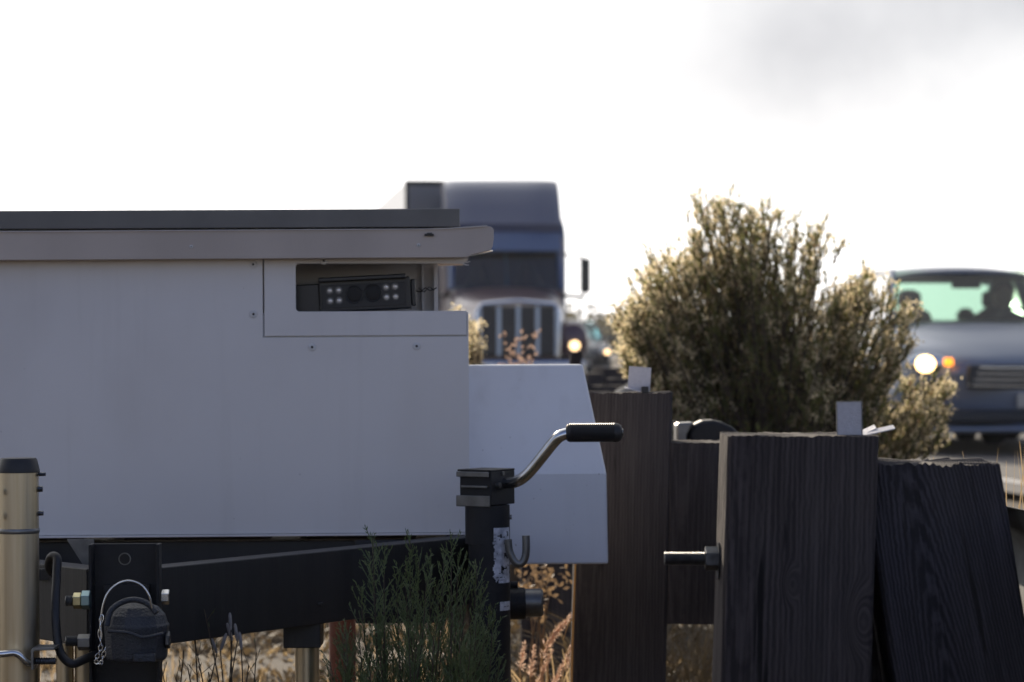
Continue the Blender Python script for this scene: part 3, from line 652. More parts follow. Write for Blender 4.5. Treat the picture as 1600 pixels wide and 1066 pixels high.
b = MB(); P = arc(X(-250, 4.7), .275, .32, 10, 170, 16, 4.69); 
for i in range(15): b.add([P[i], P[i+1], P[i+1]+Vector((0, .1, 0)), P[i]+Vector((0, .1, 0)), P[i]*1+Vector((0, 0, .003)), P[i+1]+Vector((0, 0, .003)), P[i+1]+Vector((0, .1, .003)), P[i]+Vector((0, .1, .003))], [(0, 3, 2, 1), (4, 5, 6, 7), (0, 1, 5, 4), (2, 3, 7, 6), (1, 2, 6, 5), (3, 0, 4, 7)])
b.build('mudguard', 'black', TR)
TR.rotation_euler.y = R(-0.35)

# ================================================================== GUARDRAIL
def timber(cx, cy, z0, z1, wx, wy, m, parent, lean=0.0, leany=0.0, amp=.0016, seed=0, rag=.003, name='post', step=.0022, yaw=0.0, level=True, fine=False):
    per = []; r = .006
    segs = [((-wx/2, -wy/2), (wx/2, -wy/2)), ((wx/2, -wy/2), (wx/2, wy/2)), ((wx/2, wy/2), (-wx/2, wy/2)), ((-wx/2, wy/2), (-wx/2, -wy/2))]
    for (a, c) in segs:
        L_ = math.dist(a, c); n = int(L_/step)
        for i in range(n):
            t = i/n; x, y = lerp(a[0], c[0], t), lerp(a[1], c[1], t)
            e = min(t, 1-t)*L_
            k = 1-max(0, (r-e)/r)**2*.035
            per.append((x*k, y*k))
    n = len(per); h = z1-z0; rows = [0, .3, .5, .62]+[.62+.38*i/16 for i in range(1, 17)]; vs = []
    for ri, t in enumerate(rows):
        z = h*t
        for j, (x, y) in enumerate(per):
            u = Vector((x*260+seed, y*260+seed*3, z*5))
            g = abs(noise.noise(u*1.25))*1.1+.25*abs(noise.noise(u*.4)) if fine else abs(noise.noise(u*1.2))*1.0+.35*abs(noise.noise(u*.35))
            g2 = 1-amp*g/.09*1.0
            zz = z+(x*math.tan(lean)*t if level else 0)
            if ri == len(rows)-1: zz -= rag*(.5+noise.noise(Vector((x*190+seed, y*190, 7)))+.8*noise.noise(Vector((x*40, y*40+seed, 2))))
            vs.append(Vector((x*g2, y*g2, zz)))
    fs = []
    for i in range(len(rows)-1):
        for j in range(n): fs.append((i*n+j, i*n+(j+1)%n, (i+1)*n+(j+1)%n, (i+1)*n+j))
    base = (len(rows)-1)*n
    vs.append(Vector((0, 0, h-rag*.3))); ci = len(vs)-1
    for j in range(n): fs.append((base+j, base+(j+1)%n, ci))
    fs.append(tuple(range(n))[::-1])
    T = Matrix.Translation((cx, cy, z0)) @ Matrix.Rotation(lean, 4, 'Y') @ Matrix.Rotation(leany, 4, 'X') @ Matrix.Rotation(yaw, 4, 'Z')
    off = Vector(parent.location) if parent else Vector()
    me = bpy.data.meshes.new(name); me.from_pydata(vs, [], fs); me.materials.append(m); me.update()
    me.polygons.foreach_set('use_smooth', [True]*len(me.polygons)); me.set_sharp_from_angle(angle=R(55))
    o = bpy.data.objects.new(name, me); COL.objects.link(o)
    o.parent = parent; o.matrix_local = Matrix.Translation(-off) @ T
    return o
GR = empty('guardrail', (0.3, 3.3, 0), 'roadside guardrail of dark weathered timber posts and spacer blocks carrying a steel rail', 'guardrail')
# (centre x, y, top z, lean)
posts = [(.3385, 3.37, Z(680, 3.3), 1.8), (.214, 5.42, Z(613, 5.35), 1.4), (.11, 7.4, .715, 0), (.09, 9.4, .70, 1), (.15, 11.4, .70, -1), (.27, 13.3, .70, 0), (.40, 15.3, .71, 1), (.58, 17.1, .725, -1), (.80, 19.0, .71, 0)]
off0 = math.tan(R(1.8))
for i, (x, y, zt3, ln) in enumerate(posts):
    far = i > 1
    sh = math.tan(R(ln))*(zt3+.2)
    p = timber(x-sh+(0.0), y, -.2, zt3, .176 if i == 0 else .178, .14, M['wood3'] if i == 0 else M['wood'], GR, R(ln), seed=i*3.7, rag=.0018 if i == 0 else .003, step=.0018 if not far else .02, amp=.0010)
# nearest post's bolt
P0 = [o for o in GR.children if o.name.startswith('post')][0]
def gchild(b, name, m, **kw): return b.build(name, m, GR, **kw)
d_ = 3.37; bz = 873
o = threads(1038, 1118, bz, 10.5, d_, M['bolt'], 'bolt', GR, step=3.0)
hexnut(1101, 1123, bz, 19, d_, M['bolt'], 'nut', o)
b = MB(); vs = []; n = 28
for (dx, rr) in ((0, 1.0), (.004, .97)):
    for j in range(n): a = 2*math.pi*j/n; vs.append((X(1126, d_)-dx*0+(.003 if dx else 0)-.0035, d_+.022*rr*math.cos(a), Z(876, d_)+.022*rr*math.sin(a)))
b.add(vs, [tuple(range(n))[::-1], tuple(range(n, 2*n))]+[(j, (j+1)%n, (j+1)%n+n, j+n) for j in range(n)]); b.build('washer', 'bolt', o)
# spacer blocks
timber(.5060, 3.385, Z(1130, 3.31), Z(718, 3.31), .162, .14, M['wood2'], GR, R(-9), seed=21, rag=.0045, name='spacer_block', amp=.0022, step=.0016, fine=True)
GR.children[-1].location.x += math.tan(R(9))*.19
timber(.490, 3.53, .10, .66, .25, .10, M['wood2'], GR, R(-2), seed=31, rag=.003, name='spacer_block', amp=.0014, step=.0020, fine=True)
timber(.372, 5.42, Z(976, 5.35), Z(691, 5.35), .165, .14, M['wood'], GR, R(.8), seed=41, rag=.002, name='spacer_block')
for i, (x, y, zt3, ln) in enumerate(posts[2:]): timber(x+.165, y, .32, zt3-.03, .15, .14, M['wood'], GR, 0, seed=i+50, rag=.002, name='spacer_block', step=.02)
# W beam
wp = [(0, .155), (.012, .150), (.022, .125), (.060, .105), (.075, .085), (.075, .062), (.062, .045), (.02, .02), (.006, .0)]
prof = wp+[(a, -c) for a, c in wp[::-1][1:]]
path = catmull([(.99, -.4, 0), (.85, 1.5, 0)]+[(x+.262 if i else x+.275, y, 0) for i, (x, y, z_, l_) in enumerate(posts)]+[(1.25, 21, 0), (1.6, 23, 0)], 5)
vs = []; n = len(prof)
for sgn in (0, .003):
    for i, p in enumerate(path):
        t = (path[min(i+1, len(path)-1)]-path[max(i-1, 0)]).normalized(); s_ = Vector((t.y, -t.x, 0))
        zc = .515 if p.y > 4 else .50
        for (a, c) in prof: vs.append(p+s_*(a+sgn)+Vector((0, 0, zc+c)))
m_ = len(path); fs = []
for s2 in (0, 1):
    o_ = s2*m_*n
    for i in range(m_-1):
        for j in range(n-1):
            q = (o_+i*n+j, o_+(i+1)*n+j, o_+(i+1)*n+j+1, o_+i*n+j+1); fs.append(q if s2 == 0 else q[::-1])
for i in range(m_-1):
    for j in (0, n-1): fs.append((i*n+j, (i+1)*n+j, (i+1)*n+j+m_*n, i*n+j+m_*n))
MB().add(vs, fs).build('steel_rail', 'galv', GR, smooth=True)
# rounded rail end behind the second block: its shade modelled black, lit edge steel
d_ = 5.75
b = MB(); b.prism([(X(a, d_), Z(c, d_)) for a, c in [(1074, 700), (1076, 676), (1084, 664), (1098, 657.5), (1114, 656.5), (1130, 660), (1145, 667), (1156, 678), (1160, 700)]], d_, d_+.09); b.build('rail_end_shaded', 'black', GR, bevel=.008)
b = MB(); b.prism([(X(a, d_), Z(c, d_)) for a, c in [(1056, 692), (1056, 664), (1061, 661), (1084, 660), (1079, 668), (1073, 680), (1072, 692)]], d_-.012, d_+.08); b.build('rail_end_lit', 'dullsteel', GR, bevel=.004)
# reflector tabs on the post tops
d_ = 3.34
o = MB()
c0 = at(1308, 683, d_); c1 = at(1347, 683, d_)
T = Matrix.Translation(at(1327.5, 684, d_)) @ Matrix.Rotation(R(-1), 4, 'Y')
w = 19.5/F*d_; h = 56/F*d_
o.box(-w, w, 0, .0015, 0, h, T); rf = o.build('reflector_tab', 'tab', GR, bevel=.0004)
o = MB(); o.box(-w-.0004, -w+.0006, -.001, .0022, 0, h+.0006, T); o.box(w-.0004, w+.0008, -.001, .0022, 0, h+.0006, T); o.box(-w, w, -.001, .0022, h, h+.0008, T); o.build('rim', 'dullsteel', rf)
o = MB()
for (a, c, e, f, dd) in [(1342, 684, 1400, 671, .02), (1345, 683, 1372, 671, .05)]:
    p, q = at(a, c, d_+.005), at(e, f, d_+.02); u = Vector((0, .022, .0035)); t = Vector((0, 0, .0011))
    p.y += dd*.3; q.y += dd*.3
    v8 = [p, q, q+u, p+u, p+t, q+t, q+u+t, p+u+t]; o.add(v8, [(0, 3, 2, 1), (4, 5, 6, 7), (0, 1, 5, 4), (1, 2, 6, 5), (2, 3, 7, 6), (3, 0, 4, 7)])
o.build('bent_flap', 'tab', rf)
o = MB(); d_ = 5.38; T = Matrix.Translation(at(998, 611, d_)) @ Matrix.Rotation(R(4), 4, 'Y') @ Matrix.Rotation(R(-8), 4, 'X')
w = 17.5/F*d_; h = 38/F*d_; o.box(-w, w, 0, .0015, 0, h, T); rf = o.build('reflector_tab', 'tab', GR, bevel=.0004)
o = MB(); o.box(X(1002, d_), X(1013, d_), d_-.012, d_+.01, Z(614, d_), Z(604, d_)); o.build('clamp', 'plastic', rf, bevel=.001)
o = MB(); p = at(976, 607, d_-.02); q = at(1001, 613, d_-.02); u = Vector((0, .03, .002)); t = Vector((0, 0, .0015)); v8 = [p, q, q+u, p+u, p+t, q+t, q+u+t, p+u+t]; o.add(v8, [(0, 3, 2, 1), (4, 5, 6, 7), (0, 1, 5, 4), (1, 2, 6, 5), (2, 3, 7, 6), (3, 0, 4, 7)]); o.build('bent_flap', 'tab', rf)

# tilted marker post behind the side box, rusty stake under the trailer
p = timber(X(899, 9.0), 9.0, 0, Z(546, 9.0)*1.0, .038, .03, M['wood'], None, R(7), seed=5, name='marker_post', step=.004)
p.location.x -= math.tan(R(7))*.8; tag(p, 'short leaning wooden stake rising behind the sloped white side box', 'stake')
b = MB(); b.tube([(X(536, 5.6), 5.6, 0), (X(535, 5.6), 5.6, Z(930, 5.6))], 21/F*5.6, 18); tag(b.build('stake', 'rust', smooth=True, origin=(X(536, 5.6), 5.6, 0)), 'rusty red brown stake standing in the grass behind the trailer beam', 'stake')

# ================================================================== VEHICLES
def loft_body(b, st, close=True, nose=.10):
    """st: list of (y, half width, z bottom, z shoulder, z top)"""
    vs = []; n = None
    for (y, hw, zb, zs_, zt_) in st:
        half = [(0, zb), (hw*.88, zb), (hw*.965, zb+.09), (hw, lerp(zb, zs_, .45)), (hw*.985, lerp(zb, zs_, .8)), (hw*.93, zs_), (hw*.80, lerp(zs_, zt_, .62)), (hw*.45, lerp(zs_, zt_, .93)), (0, zt_)]
        ring = [(x, z) for x, z in half]+[(-x, z) for x, z in half[-2:0:-1]]
        n = len(ring); wrap = nose*max(0, 1-y/.9); vs += [Vector((x, y+wrap*(abs(x)/max(hw, .01))**2.6, z)) for x, z in ring]
    fs = []
    for i in range(len(st)-1):
        for j in range(n): fs.append((i*n+j, i*n+(j+1)%n, (i+1)*n+(j+1)%n, (i+1)*n+j))
    if close: fs += [tuple(range(n))[::-1], tuple((len(st)-1)*n+j for j in range(n))]
    b.add(vs, fs); return b
class Local:
    """build parts in a vehicle's own frame under an Empty"""
    def __init__(s, name, loc, yaw, label, cat, group=None):
        s.root = empty(name, loc, label, cat, group); s.root.rotation_euler.z = R(yaw)
    def part(s, b, name, m, parent=None, **kw):
        me_parent = parent or s.root
        o = b.build(name, m, None, **kw); o.parent = me_parent; return o

def car(name, loc, yaw, label, paintm, glassm, W=.92, H=1.5, hl=None, full=True, group='cars coming along the road', amber=True):
    V = Local(name, loc, yaw, label, 'car', group); s = H/1.5
    b = MB(); loft_body(b, [(.0, W*.78, .20, .54, .63), (.04, W*.87, .17, .60, .70), (.16, W*.93, .16, .66, .775), (.5, W*.97, .17, .75, .875), (.9, W, .18, .84, .965), (1.25, W, .18, .92, 1.03*s), (1.7, W, .18, .95, 1.02*s), (3.2, W, .18, .97, 1.02*s), (4.1, W*.98, .19, .97, 1.07*s), (4.7, W*.93, .22, .93, 1.05*s), (4.9, W*.82, .3, .8, .92)], nose=.34)
    body = V.part(b, 'body', paintm, smooth=True)
    b = MB(); zr = H
    nx, ny = 9, 7; vs = []; fs = []
    for off in (0, -.035):
        for j in range(ny):
            t = j/(ny-1); y = lerp(1.95, 3.45, t)
            for i in range(nx):
                u = -1+2*i/(nx-1); vs.append((u*lerp(.60, .58, t), y-(0.05*(1-u*u) if j == 0 else 0), zr-.055*abs(u)**2.5-.045*(2*t-1)**2*(1 if t < .5 else 1.4)+off))
    for o_ in (0, nx*ny):
        for j in range(ny-1):
            for i in range(nx-1):
                q = (o_+j*nx+i, o_+j*nx+i+1, o_+(j+1)*nx+i+1, o_+(j+1)*nx+i); fs.append(q if o_ == 0 else q[::-1])
    rim = [i for i in range(nx)]+[(j+1)*nx-1 for j in range(1, ny)]+[(ny-1)*nx+i for i in range(nx-2, -1, -1)]+[j*nx for j in range(ny-2, 0, -1)]
    for i in range(len(rim)): a, c = rim[i], rim[(i+1)%len(rim)]; fs.append((a, a+nx*ny, c+nx*ny, c))
    b.add(vs, fs); V.part(b, 'roof', paintm, smooth=True)
    zc = 1.0*s
    for sx in (-1, 1):
        b = MB(); b.tube(catmull([(sx*.76, 1.2, zc-.04), (sx*.69, 1.55, zc+.23*s), (sx*.60, 1.97, zr-.07)], 4), .032, 8); V.part(b, 'pillar', paintm, smooth=True)
        b = MB(); b.tube(catmull([(sx*.72, 4.15, zc), (sx*.67, 3.85, zc+.22*s), (sx*.58, 3.42, zr-.08)], 4), .05, 8); V.part(b, 'pillar', paintm, smooth=True)
        b = MB(); b.tube([(sx*.74, 2.65, zc-.05), (sx*.60, 2.7, zr-.06)], .035, 8); V.part(b, 'pillar', paintm, smooth=True)
        b = MB(); b.tube([(sx*.60, 1.97, zr-.065), (sx*.61, 2.7, zr-.05), (sx*.58, 3.42, zr-.08)], .026, 8); V.part(b, 'pillar', paintm, smooth=True)
    b = MB(); b.box(-.57, .57, 1.99, 3.42, zr-.125, zr-.088); V.part(b, 'headliner', 'seat')
    wl = [( -.745, 1.22, zc+.0), (.745, 1.22, zc+.0), (.59, 1.99, zr-.06), (-.59, 1.99, zr-.06)]
    b = MB(); vs = []; nn_ = 9
    for i in range(nn_):
        u = -1+2*i/(nn_-1); cb = -.10*(1-u*u); vs += [(u*.745, 1.22+cb, zc), (u*.59, 1.99+cb*.5, zr-.052)]
    b.add(vs, [(2*i, 2*i+2, 2*i+3, 2*i+1) for i in range(nn_-1)]); V.part(b, 'windscreen', glassm, smooth=True)
    b = MB(); b.quad((-.70, 4.12, zc+.03), (.70, 4.12, zc+.03), (.57, 3.43, zr-.08), (-.57, 3.43, zr-.08)); V.part(b, 'rear_window', glassm)
    for sx in (-1, 1):
        b = MB(); b.quad((sx*.75, 1.3, zc), (sx*.75, 2.64, zc), (sx*.61, 2.68, zr-.06), (sx*.61, 2.0, zr-.07)); b.quad((sx*.75, 2.66, zc), (sx*.73, 4.0, zc), (sx*.59, 3.4, zr-.09), (sx*.61, 2.7, zr-.06)); V.part(b, 'side_window', glassm)
    # seats
    for (sx, y) in ((-.36, 2.35), (.36, 2.35), (-.36, 3.45), (.36, 3.45)):
        b = MB()
        if y < 3: b.tube([(sx, y, .6), (sx, y+.05, .92), (sx, y+.09, 1.08), (sx, y+.11, 1.14)], [.20, .22, .18, .09], 10); b.tube([(sx, y+.11, 1.12), (sx, y+.12, 1.18), (sx, y+.12, 1.27), (sx, y+.12, 1.30)], [.05, .105, .10, .04], 10)
        else: b.tube([(sx, y, .6), (sx, y+.10, .98), (sx, y+.12, 1.05)], [.26, .26, .10], 10); b.tube([(sx, y+.11, 1.03), (sx, y+.12, 1.10), (sx, y+.12, 1.16)], [.05, .09, .04], 10)
        V.part(b, 'seat', 'seat', smooth=True)
        b.tube([(sx, y, .6), (sx, y+.05, .95*s), (sx, y+.10, 1.15*s*k+.12*(1-k)), (sx, y+.12, 1.20*s*k+.14*(1-k))], [.22, .24, .20, .10], 10); b.tube([(sx, y+.11, 1.15*s*k+.1), (sx, y+.12, 1.22*s*k+.1), (sx, y+.12, 1.33*s*k+.1), (sx, y+.12, 1.36*s*k+.1)], [.06, .12, .12, .05], 10); V.part(b, 'seat', 'seat', smooth=True)
    b = MB(); b.box(-.11, .13, 1.93, 1.96, zr-.20, zr-.125); b.tube([(0.01, 1.96, zr-.15), (.01, 1.95, zr-.06)], .012, 6); V.part(b, 'rear_view_mirror', 'plastic', bevel=.01)
    b = MB(); b.tube([(.37+.17*math.cos(a), 1.72+.05*math.sin(a), .98+.16*math.sin(a)) for a in [2*math.pi*i/20 for i in range(20)]], .014, 6, closed=True); V.part(b, 'steering_wheel', 'plastic')
    # front
    b = MB(); zg = .60
    b.box(-.40, .40, -.03, .06, .50, .685); g = V.part(b, 'grille', 'grille', bevel=.02)
    for i in range(4): q = MB(); q.tube([(-.40+.02*i, -.02, .53+.045*i), (-.2, -.045, .525+.045*i), (.2, -.045, .525+.045*i), (.40-.02*i, -.02, .53+.045*i)], .007, 6); V.part(q, 'grille_bar', 'chrome', g)
    b = MB(); b.box(-.62, .62, -.015, .1, .235, .345); V.part(b, 'lower_intake', 'grille', bevel=.03)
    for sx in (-1, 1): b = MB(); b.box(min(sx*.56, sx*.76), max(sx*.56, sx*.76), .08+.0, .22, .46, .545); V.part(b, 'fog_lamp_recess', 'grille', bevel=.03)
    b = MB(); b.box(-.66, .66, -.03, .1, .175, .215); V.part(b, 'front_lip', paintm, bevel=.015)
    for sx in (-1, 1):
        b = MB(); vs = []; fs = []; ns = 18
        for r_ in range(5):
            th = r_/4*math.pi/2
            for j in range(ns): a = 2*math.pi*j/ns; vs.append((sx*.67+.165*math.cos(th)*math.cos(a), .17+.05*abs(math.cos(a)*math.cos(th)) -.045*math.sin(th), .685+.085*math.cos(th)*math.sin(a)))
        for r_ in range(4):
            for j in range(ns): fs.append((r_*ns+j, r_*ns+(j+1)%ns, (r_+1)*ns+(j+1)%ns, (r_+1)*ns+j))
        b.add(vs, fs); h = V.part(b, 'headlight', 'chrome', smooth=True)
        q = MB(); c = Vector((sx*.70, .11, .69)); vs = []; fs = []
        for r_ in range(5):
            th = r_/4*math.pi/2
            for j in range(ns): a = 2*math.pi*j/ns; vs.append((c.x+.075*math.cos(th)*math.cos(a), c.y-.03*math.sin(th), c.z+.065*math.cos(th)*math.sin(a)))
        for r_ in range(4):
            for j in range(ns): fs.append((r_*ns+j, r_*ns+(j+1)%ns, (r_+1)*ns+(j+1)%ns, (r_+1)*ns+j))
        q.add(vs, fs); V.part(q, 'lamp', hl or 'hl', h, smooth=True)
        if amber: q = MB(); q.box(sx*.535-.035, sx*.535+.035, .03, .08, .675, .735); V.part(q, 'indicator', 'amber', h, bevel=.015)
        b = MB(); b.tube([(sx*.74, 1.5, 1.0), (sx*.90, 1.5, 1.03)], .02, 8); b.box(min(sx*.88, sx*1.06), max(sx*.88, sx*1.06), 1.44, 1.56, .98, 1.11); V.part(b, 'door_mirror', paintm, bevel=.03)
    b = MB(); b.box(-.03, .27, -.045, -.02, .36, .47); V.part(b, 'licence_plate', 'plate', bevel=.004)
    for sx in (-1, 1):
        for y in (.95, 3.85):
            b = MB(); c = Vector((sx*(W-.13), y, .33)); w = .22; r = .33; prof = [(-w/2, r*.62), (-w/2, r*.92), (-w*.38, r), (w*.38, r), (w/2, r*.92), (w/2, r*.62)]
            n = 28; vs = [c+Vector((a, rr*math.cos(2*math.pi*j/n), rr*math.sin(2*math.pi*j/n))) for a, rr in prof for j in range(n)]
            fs = [(i*n+j, i*n+(j+1)%n, ((i+1)%6)*n+(j+1)%n, ((i+1)%6)*n+j) for i in range(6) for j in range(n)]
            b.add(vs, fs); wh = V.part(b, 'wheel', 'tyre', smooth=True)
            q = MB(); q.tube([c-Vector((w*.42, 0, 0)), c+Vector((w*.42, 0, 0))], .20, 20); V.part(q, 'rim', 'dullsteel', wh)
    return V
car('sedan', (3.84, 21.5, .03), 3.2, 'silver sedan with lit headlights close behind the shrub at the right edge', M['silver'], M['wind'])
car('dark_car', (1.70, 71, .03), 6.5, 'dark distant car with a lit headlight half hidden beside the truck', M['darkpaint'], M['winddark'], hl='hl2', H=1.52, amber=False)

# driver: one skinned figure
def driver(loc, yaw):
    me = bpy.data.meshes.new('person')
    V_ = [(0, .28, .55, .17), (0, .30, .75, .16), (0, .28, .95, .18), (0, .25, 1.06, .13), (0, .24, 1.13, .06), (0, .225, 1.20, .085), (0, .22, 1.29, .10), (0, .23, 1.36, .075),
          (-.17, .26, 1.03, .07), (-.22, .06, .86, .05), (-.16, -.22, .98, .04), (-.155, -.28, 1.0, .042), (.17, .26, 1.03, .07), (.22, .06, .86, .05), (.16, -.22, .98, .04), (.155, -.28, 1.0, .042),
          (-.12, .0, .52, .10), (-.13, -.3, .56, .08), (.12, .0, .52, .10), (.13, -.3, .56, .08)]
    E = [(0, 1), (1, 2), (2, 3), (3, 4), (4, 5), (5, 6), (6, 7), (3, 8), (8, 9), (9, 10), (10, 11), (3, 12), (12, 13), (13, 14), (14, 15), (0, 16), (16, 17), (0, 18), (18, 19)]
    me.from_pydata([v[:3] for v in V_], E, []); me.materials.append(M['cloth'])
    o = bpy.data.objects.new('person', me); COL.objects.link(o); o.location = loc; o.rotation_euler.z = R(yaw)
    sk = o.modifiers.new('skin', 'SKIN'); sv = me.skin_vertices[0].data
    for i, v in enumerate(V_): sv[i].radius = (v[3], v[3]*.9)
    sv[0].use_root = True; ss = o.modifiers.new('sub', 'SUBSURF'); ss.levels = 2; ss.render_levels = 2
    tag(o, 'driver in dark clothes sitting behind the wheel of the silver sedan', 'person')
    b = MB(); rows = []; n = 14
    for i in range(9):
        th = math.pi*i/8; rows += [(.092*math.sin(th)*math.cos(2*math.pi*j/n), .215+.10*math.sin(th)*math.sin(2*math.pi*j/n), 1.25+.125*math.cos(th)) for j in range(n)]
    b.add(rows, [(i*n+j, i*n+(j+1)%n, (i+1)*n+(j+1)%n, (i+1)*n+j) for i in range(8) for j in range(n)]); h = b.build('head', 'skin', None, smooth=True); h.parent = o
    b = MB(); rows = []
    for i in range(6):
        th = math.pi*.55*i/5; rows += [(.105*math.sin(th)*math.cos(2*math.pi*j/n), .235+.105*math.sin(th)*math.sin(2*math.pi*j/n), 1.28+.125*math.cos(th)) for j in range(n)]
    b.add(rows, [(i*n+j, i*n+(j+1)%n, (i+1)*n+(j+1)%n, (i+1)*n+j) for i in range(5) for j in range(n)]); h = b.build('hair', 'seat', None, smooth=True); h.parent = o
cs, sn = math.cos(R(3.2)), math.sin(R(3.2))
driver((3.84+.38*cs-2.0*sn, 21.5+.38*sn+2.0*cs, .03), 3.2)

# the lorry
TK = Local('semi_truck', (.10, 48.5, .03), 4.2, 'dark maroon and blue long nosed truck with chrome barred grille pulling a white box trailer', 'truck')
b = MB(); hood = [(.0, .70, .62, 1.28, 1.50), (.12, .76, .60, 1.38, 1.58), (.8, .84, .62, 1.48, 1.68), (1.8, .96, .65, 1.60, 1.80), (2.6, 1.02, .65, 1.70, 1.90)]
loft_body(b, hood); hd = TK.part(b, 'hood', 'maroon', smooth=True)
b = MB(); q = .66
b.box(-q, q, -.05, .05, .66, 1.52); gr = TK.part(b, 'grille', 'grille', bevel=.04)
for x in (-.66, -.33, 0, .33, .66): q_ = MB(); q_.box(x-.036, x+.036, -.10, -.052, .66, 1.50); TK.part(q_, 'grille_bar', 'truckchrome', gr, bevel=.012)
b = MB(); P = [(-.69, -.075, .64), (-.70, -.075, 1.40), (-.62, -.075, 1.54), (0, -.09, 1.60), (.62, -.075, 1.54), (.70, -.075, 1.40), (.69, -.075, .64)]; b.tube(P, .035, 8); TK.part(b, 'grille_surround', 'chrome', gr, smooth=True)
b = MB(); b.prism([(-.16, 1.60), (-.05, 1.58), (0, 1.54), (.05, 1.58), (.16, 1.60), (.05, 1.63), (-.05, 1.63)], -.11, -.085); TK.part(b, 'emblem', 'chrome', hd)
for sx in (-1, 1):
    b = MB(); vs = []; fs = []; n = 14; ys_ = [(-.02, .0), (.05, .8), (.25, .97), (.7, 1), (1.2, .95), (1.6, .75)]
    for (y, k) in ys_:
        for j in range(n): a = 2*math.pi*j/n; vs.append((sx*(.95)+.31*max(k, .35)*math.cos(a), y, .93+.36*max(k, .5)*math.sin(a)))
    for i in range(len(ys_)-1):
        for j in range(n): fs.append((i*n+j, i*n+(j+1)%n, (i+1)*n+(j+1)%n, (i+1)*n+j))
    fs += [tuple(range(n))[::-1], tuple((len(ys_)-1)*n+j for j in range(n))]
    b.add(vs, fs); fn = TK.part(b, 'fender', 'maroon', smooth=True)
    b = MB(); vs = []; fs = []; n = 18; c = Vector((sx*.97, -.02, .84))
    for r_ in range(5):
        th = r_/4*math.pi/2
        for j in range(n): a = 2*math.pi*j/n; vs.append((c.x+.09*math.cos(th)*math.cos(a), c.y-.05*math.sin(th), c.z+.085*math.cos(th)*math.sin(a)))
    for r_ in range(4):
        for j in range(n): fs.append((r_*n+j, r_*n+(j+1)%n, (r_+1)*n+(j+1)%n, (r_+1)*n+j))
    b.add(vs, fs); TK.part(b, 'headlight', 'hl2', smooth=True)
    b = MB(); b.tube([(sx*.98, 2.9, 1.75), (sx*1.42, 2.85, 1.72), (sx*1.42, 2.85, 1.82)], .035, 8); b.tube([(sx*1.02, 2.9, 2.5), (sx*1.42, 2.85, 2.42)], .02, 6)
    ar = TK.part(b, 'mirror_arm', 'plastic'); b = MB(); b.box(sx*1.44-.09, sx*1.44+.09, 2.80, 2.92, 1.80, 2.42); TK.part(b, 'mirror', 'plastic', ar, bevel=.03)
    b = MB(); b.tube([(sx*1.12, .55, 1.65), (sx*1.12, .45, 1.30)], .012, 6); TK.part(b, 'marker_rod', 'plastic')
    for y in (1.0, 6.0, 7.3):
        b = MB(); c = Vector((sx*(1.0), y, .5)); w = .3; r = .5; prof = [(-w/2, r*.6), (-w/2, r*.94), (-w*.4, r), (w*.4, r), (w/2, r*.94), (w/2, r*.6)]; n = 28
        vs = [c+Vector((a, rr*math.cos(2*math.pi*j/n), rr*math.sin(2*math.pi*j/n))) for a, rr in prof for j in range(n)]
        b.add(vs, [(i*n+j, i*n+(j+1)%n, ((i+1)%6)*n+(j+1)%n, ((i+1)%6)*n+j) for i in range(6) for j in range(n)]); wh = TK.part(b, 'wheel', 'tyre', smooth=True)
        q_ = MB(); q_.tube([c-Vector((w*.3, 0, 0)), c+Vector((w*.3, 0, 0))], .3, 20); TK.part(q_, 'rim', 'chrome', wh)
b = MB(); b.box(-1.15, 1.15, -.16, .02, .30, .60); TK.part(b, 'bumper', 'chrome', bevel=.07)
# cab with raised sleeper
b = MB(); vs = []; fs = []
st = [(2.55, 1.02, .6, 1.80, 1.88), (2.62, 1.03, .6, 1.82, 1.9), (4.3, 1.10, .6, 1.9, 1.95)]
loft_body(b, st); b.box(-1.10, 1.10, 3.55, 5.35, .65, 2.85); TK.part(b, 'cab', 'maroon', smooth=False, bevel=.06)
b = MB(); b.box(-1.03, 1.03, 3.2, 3.56, 2.56, 2.80); 
for sx in (-1, 1): b.tube([(sx*1.0, 2.62, 1.85), (sx*.97, 3.1, 2.66)], .05, 8); b.box(min(sx*1.0, sx*1.04), max(sx*1.0, sx*1.04), 3.35, 3.55, 1.85, 2.6)
b.tube([(0, 2.60, 1.86), (0, 3.05, 2.60)], .02, 8); TK.part(b, 'windscreen_frame', 'bluecab', bevel=.02)
b = MB(); vs = []; nn_ = 9
for i in range(nn_): u = -1+2*i/(nn_-1); cb = -.14*(1-u*u); vs += [(u*1.0, 2.62+cb, 1.84), (u*.97, 3.10+cb, 2.62)]
b.add(vs, [(2*i, 2*i+2, 2*i+3, 2*i+1) for i in range(nn_-1)]); TK.part(b, 'windscreen', 'winddark', smooth=True)
b = MB(); vs = []
for i in range(nn_): u = -1+2*i/(nn_-1); cb = -.16*(1-u*u); vs += [(u*1.02, 2.92+cb, 2.56), (u*1.02, 3.20+cb, 2.88), (u*1.02, 3.22+cb, 2.90), (u*1.02, 2.94+cb, 2.53)]
b.add(vs, [(4*i+k, 4*i+4+k, 4*i+4+(k+1)%4, 4*i+(k+1)%4) for i in range(nn_-1) for k in range(4)]+[(0, 1, 2, 3), tuple(4*(nn_-1)+k for k in (3, 2, 1, 0))]); TK.part(b, 'sun_visor', 'bluecab', smooth=True)
for x in (-.45, .45): b = MB(); b.tube([(x, 3.35, 1.5), (x, 3.4, 2.0), (x, 3.45, 2.35)], [.28, .25, .1], 10); TK.part(b, 'seat', 'seat', smooth=True)
b = MB(); vs = []; rowsz = [(2.90, 3.10, 1.04), (3.05, 3.05, 1.05), (3.35, 3.35, 1.05), (3.66, 3.62, 1.05), (3.86, 3.95, 1.05), (3.92, 4.35, 1.04)]; nn_ = 11
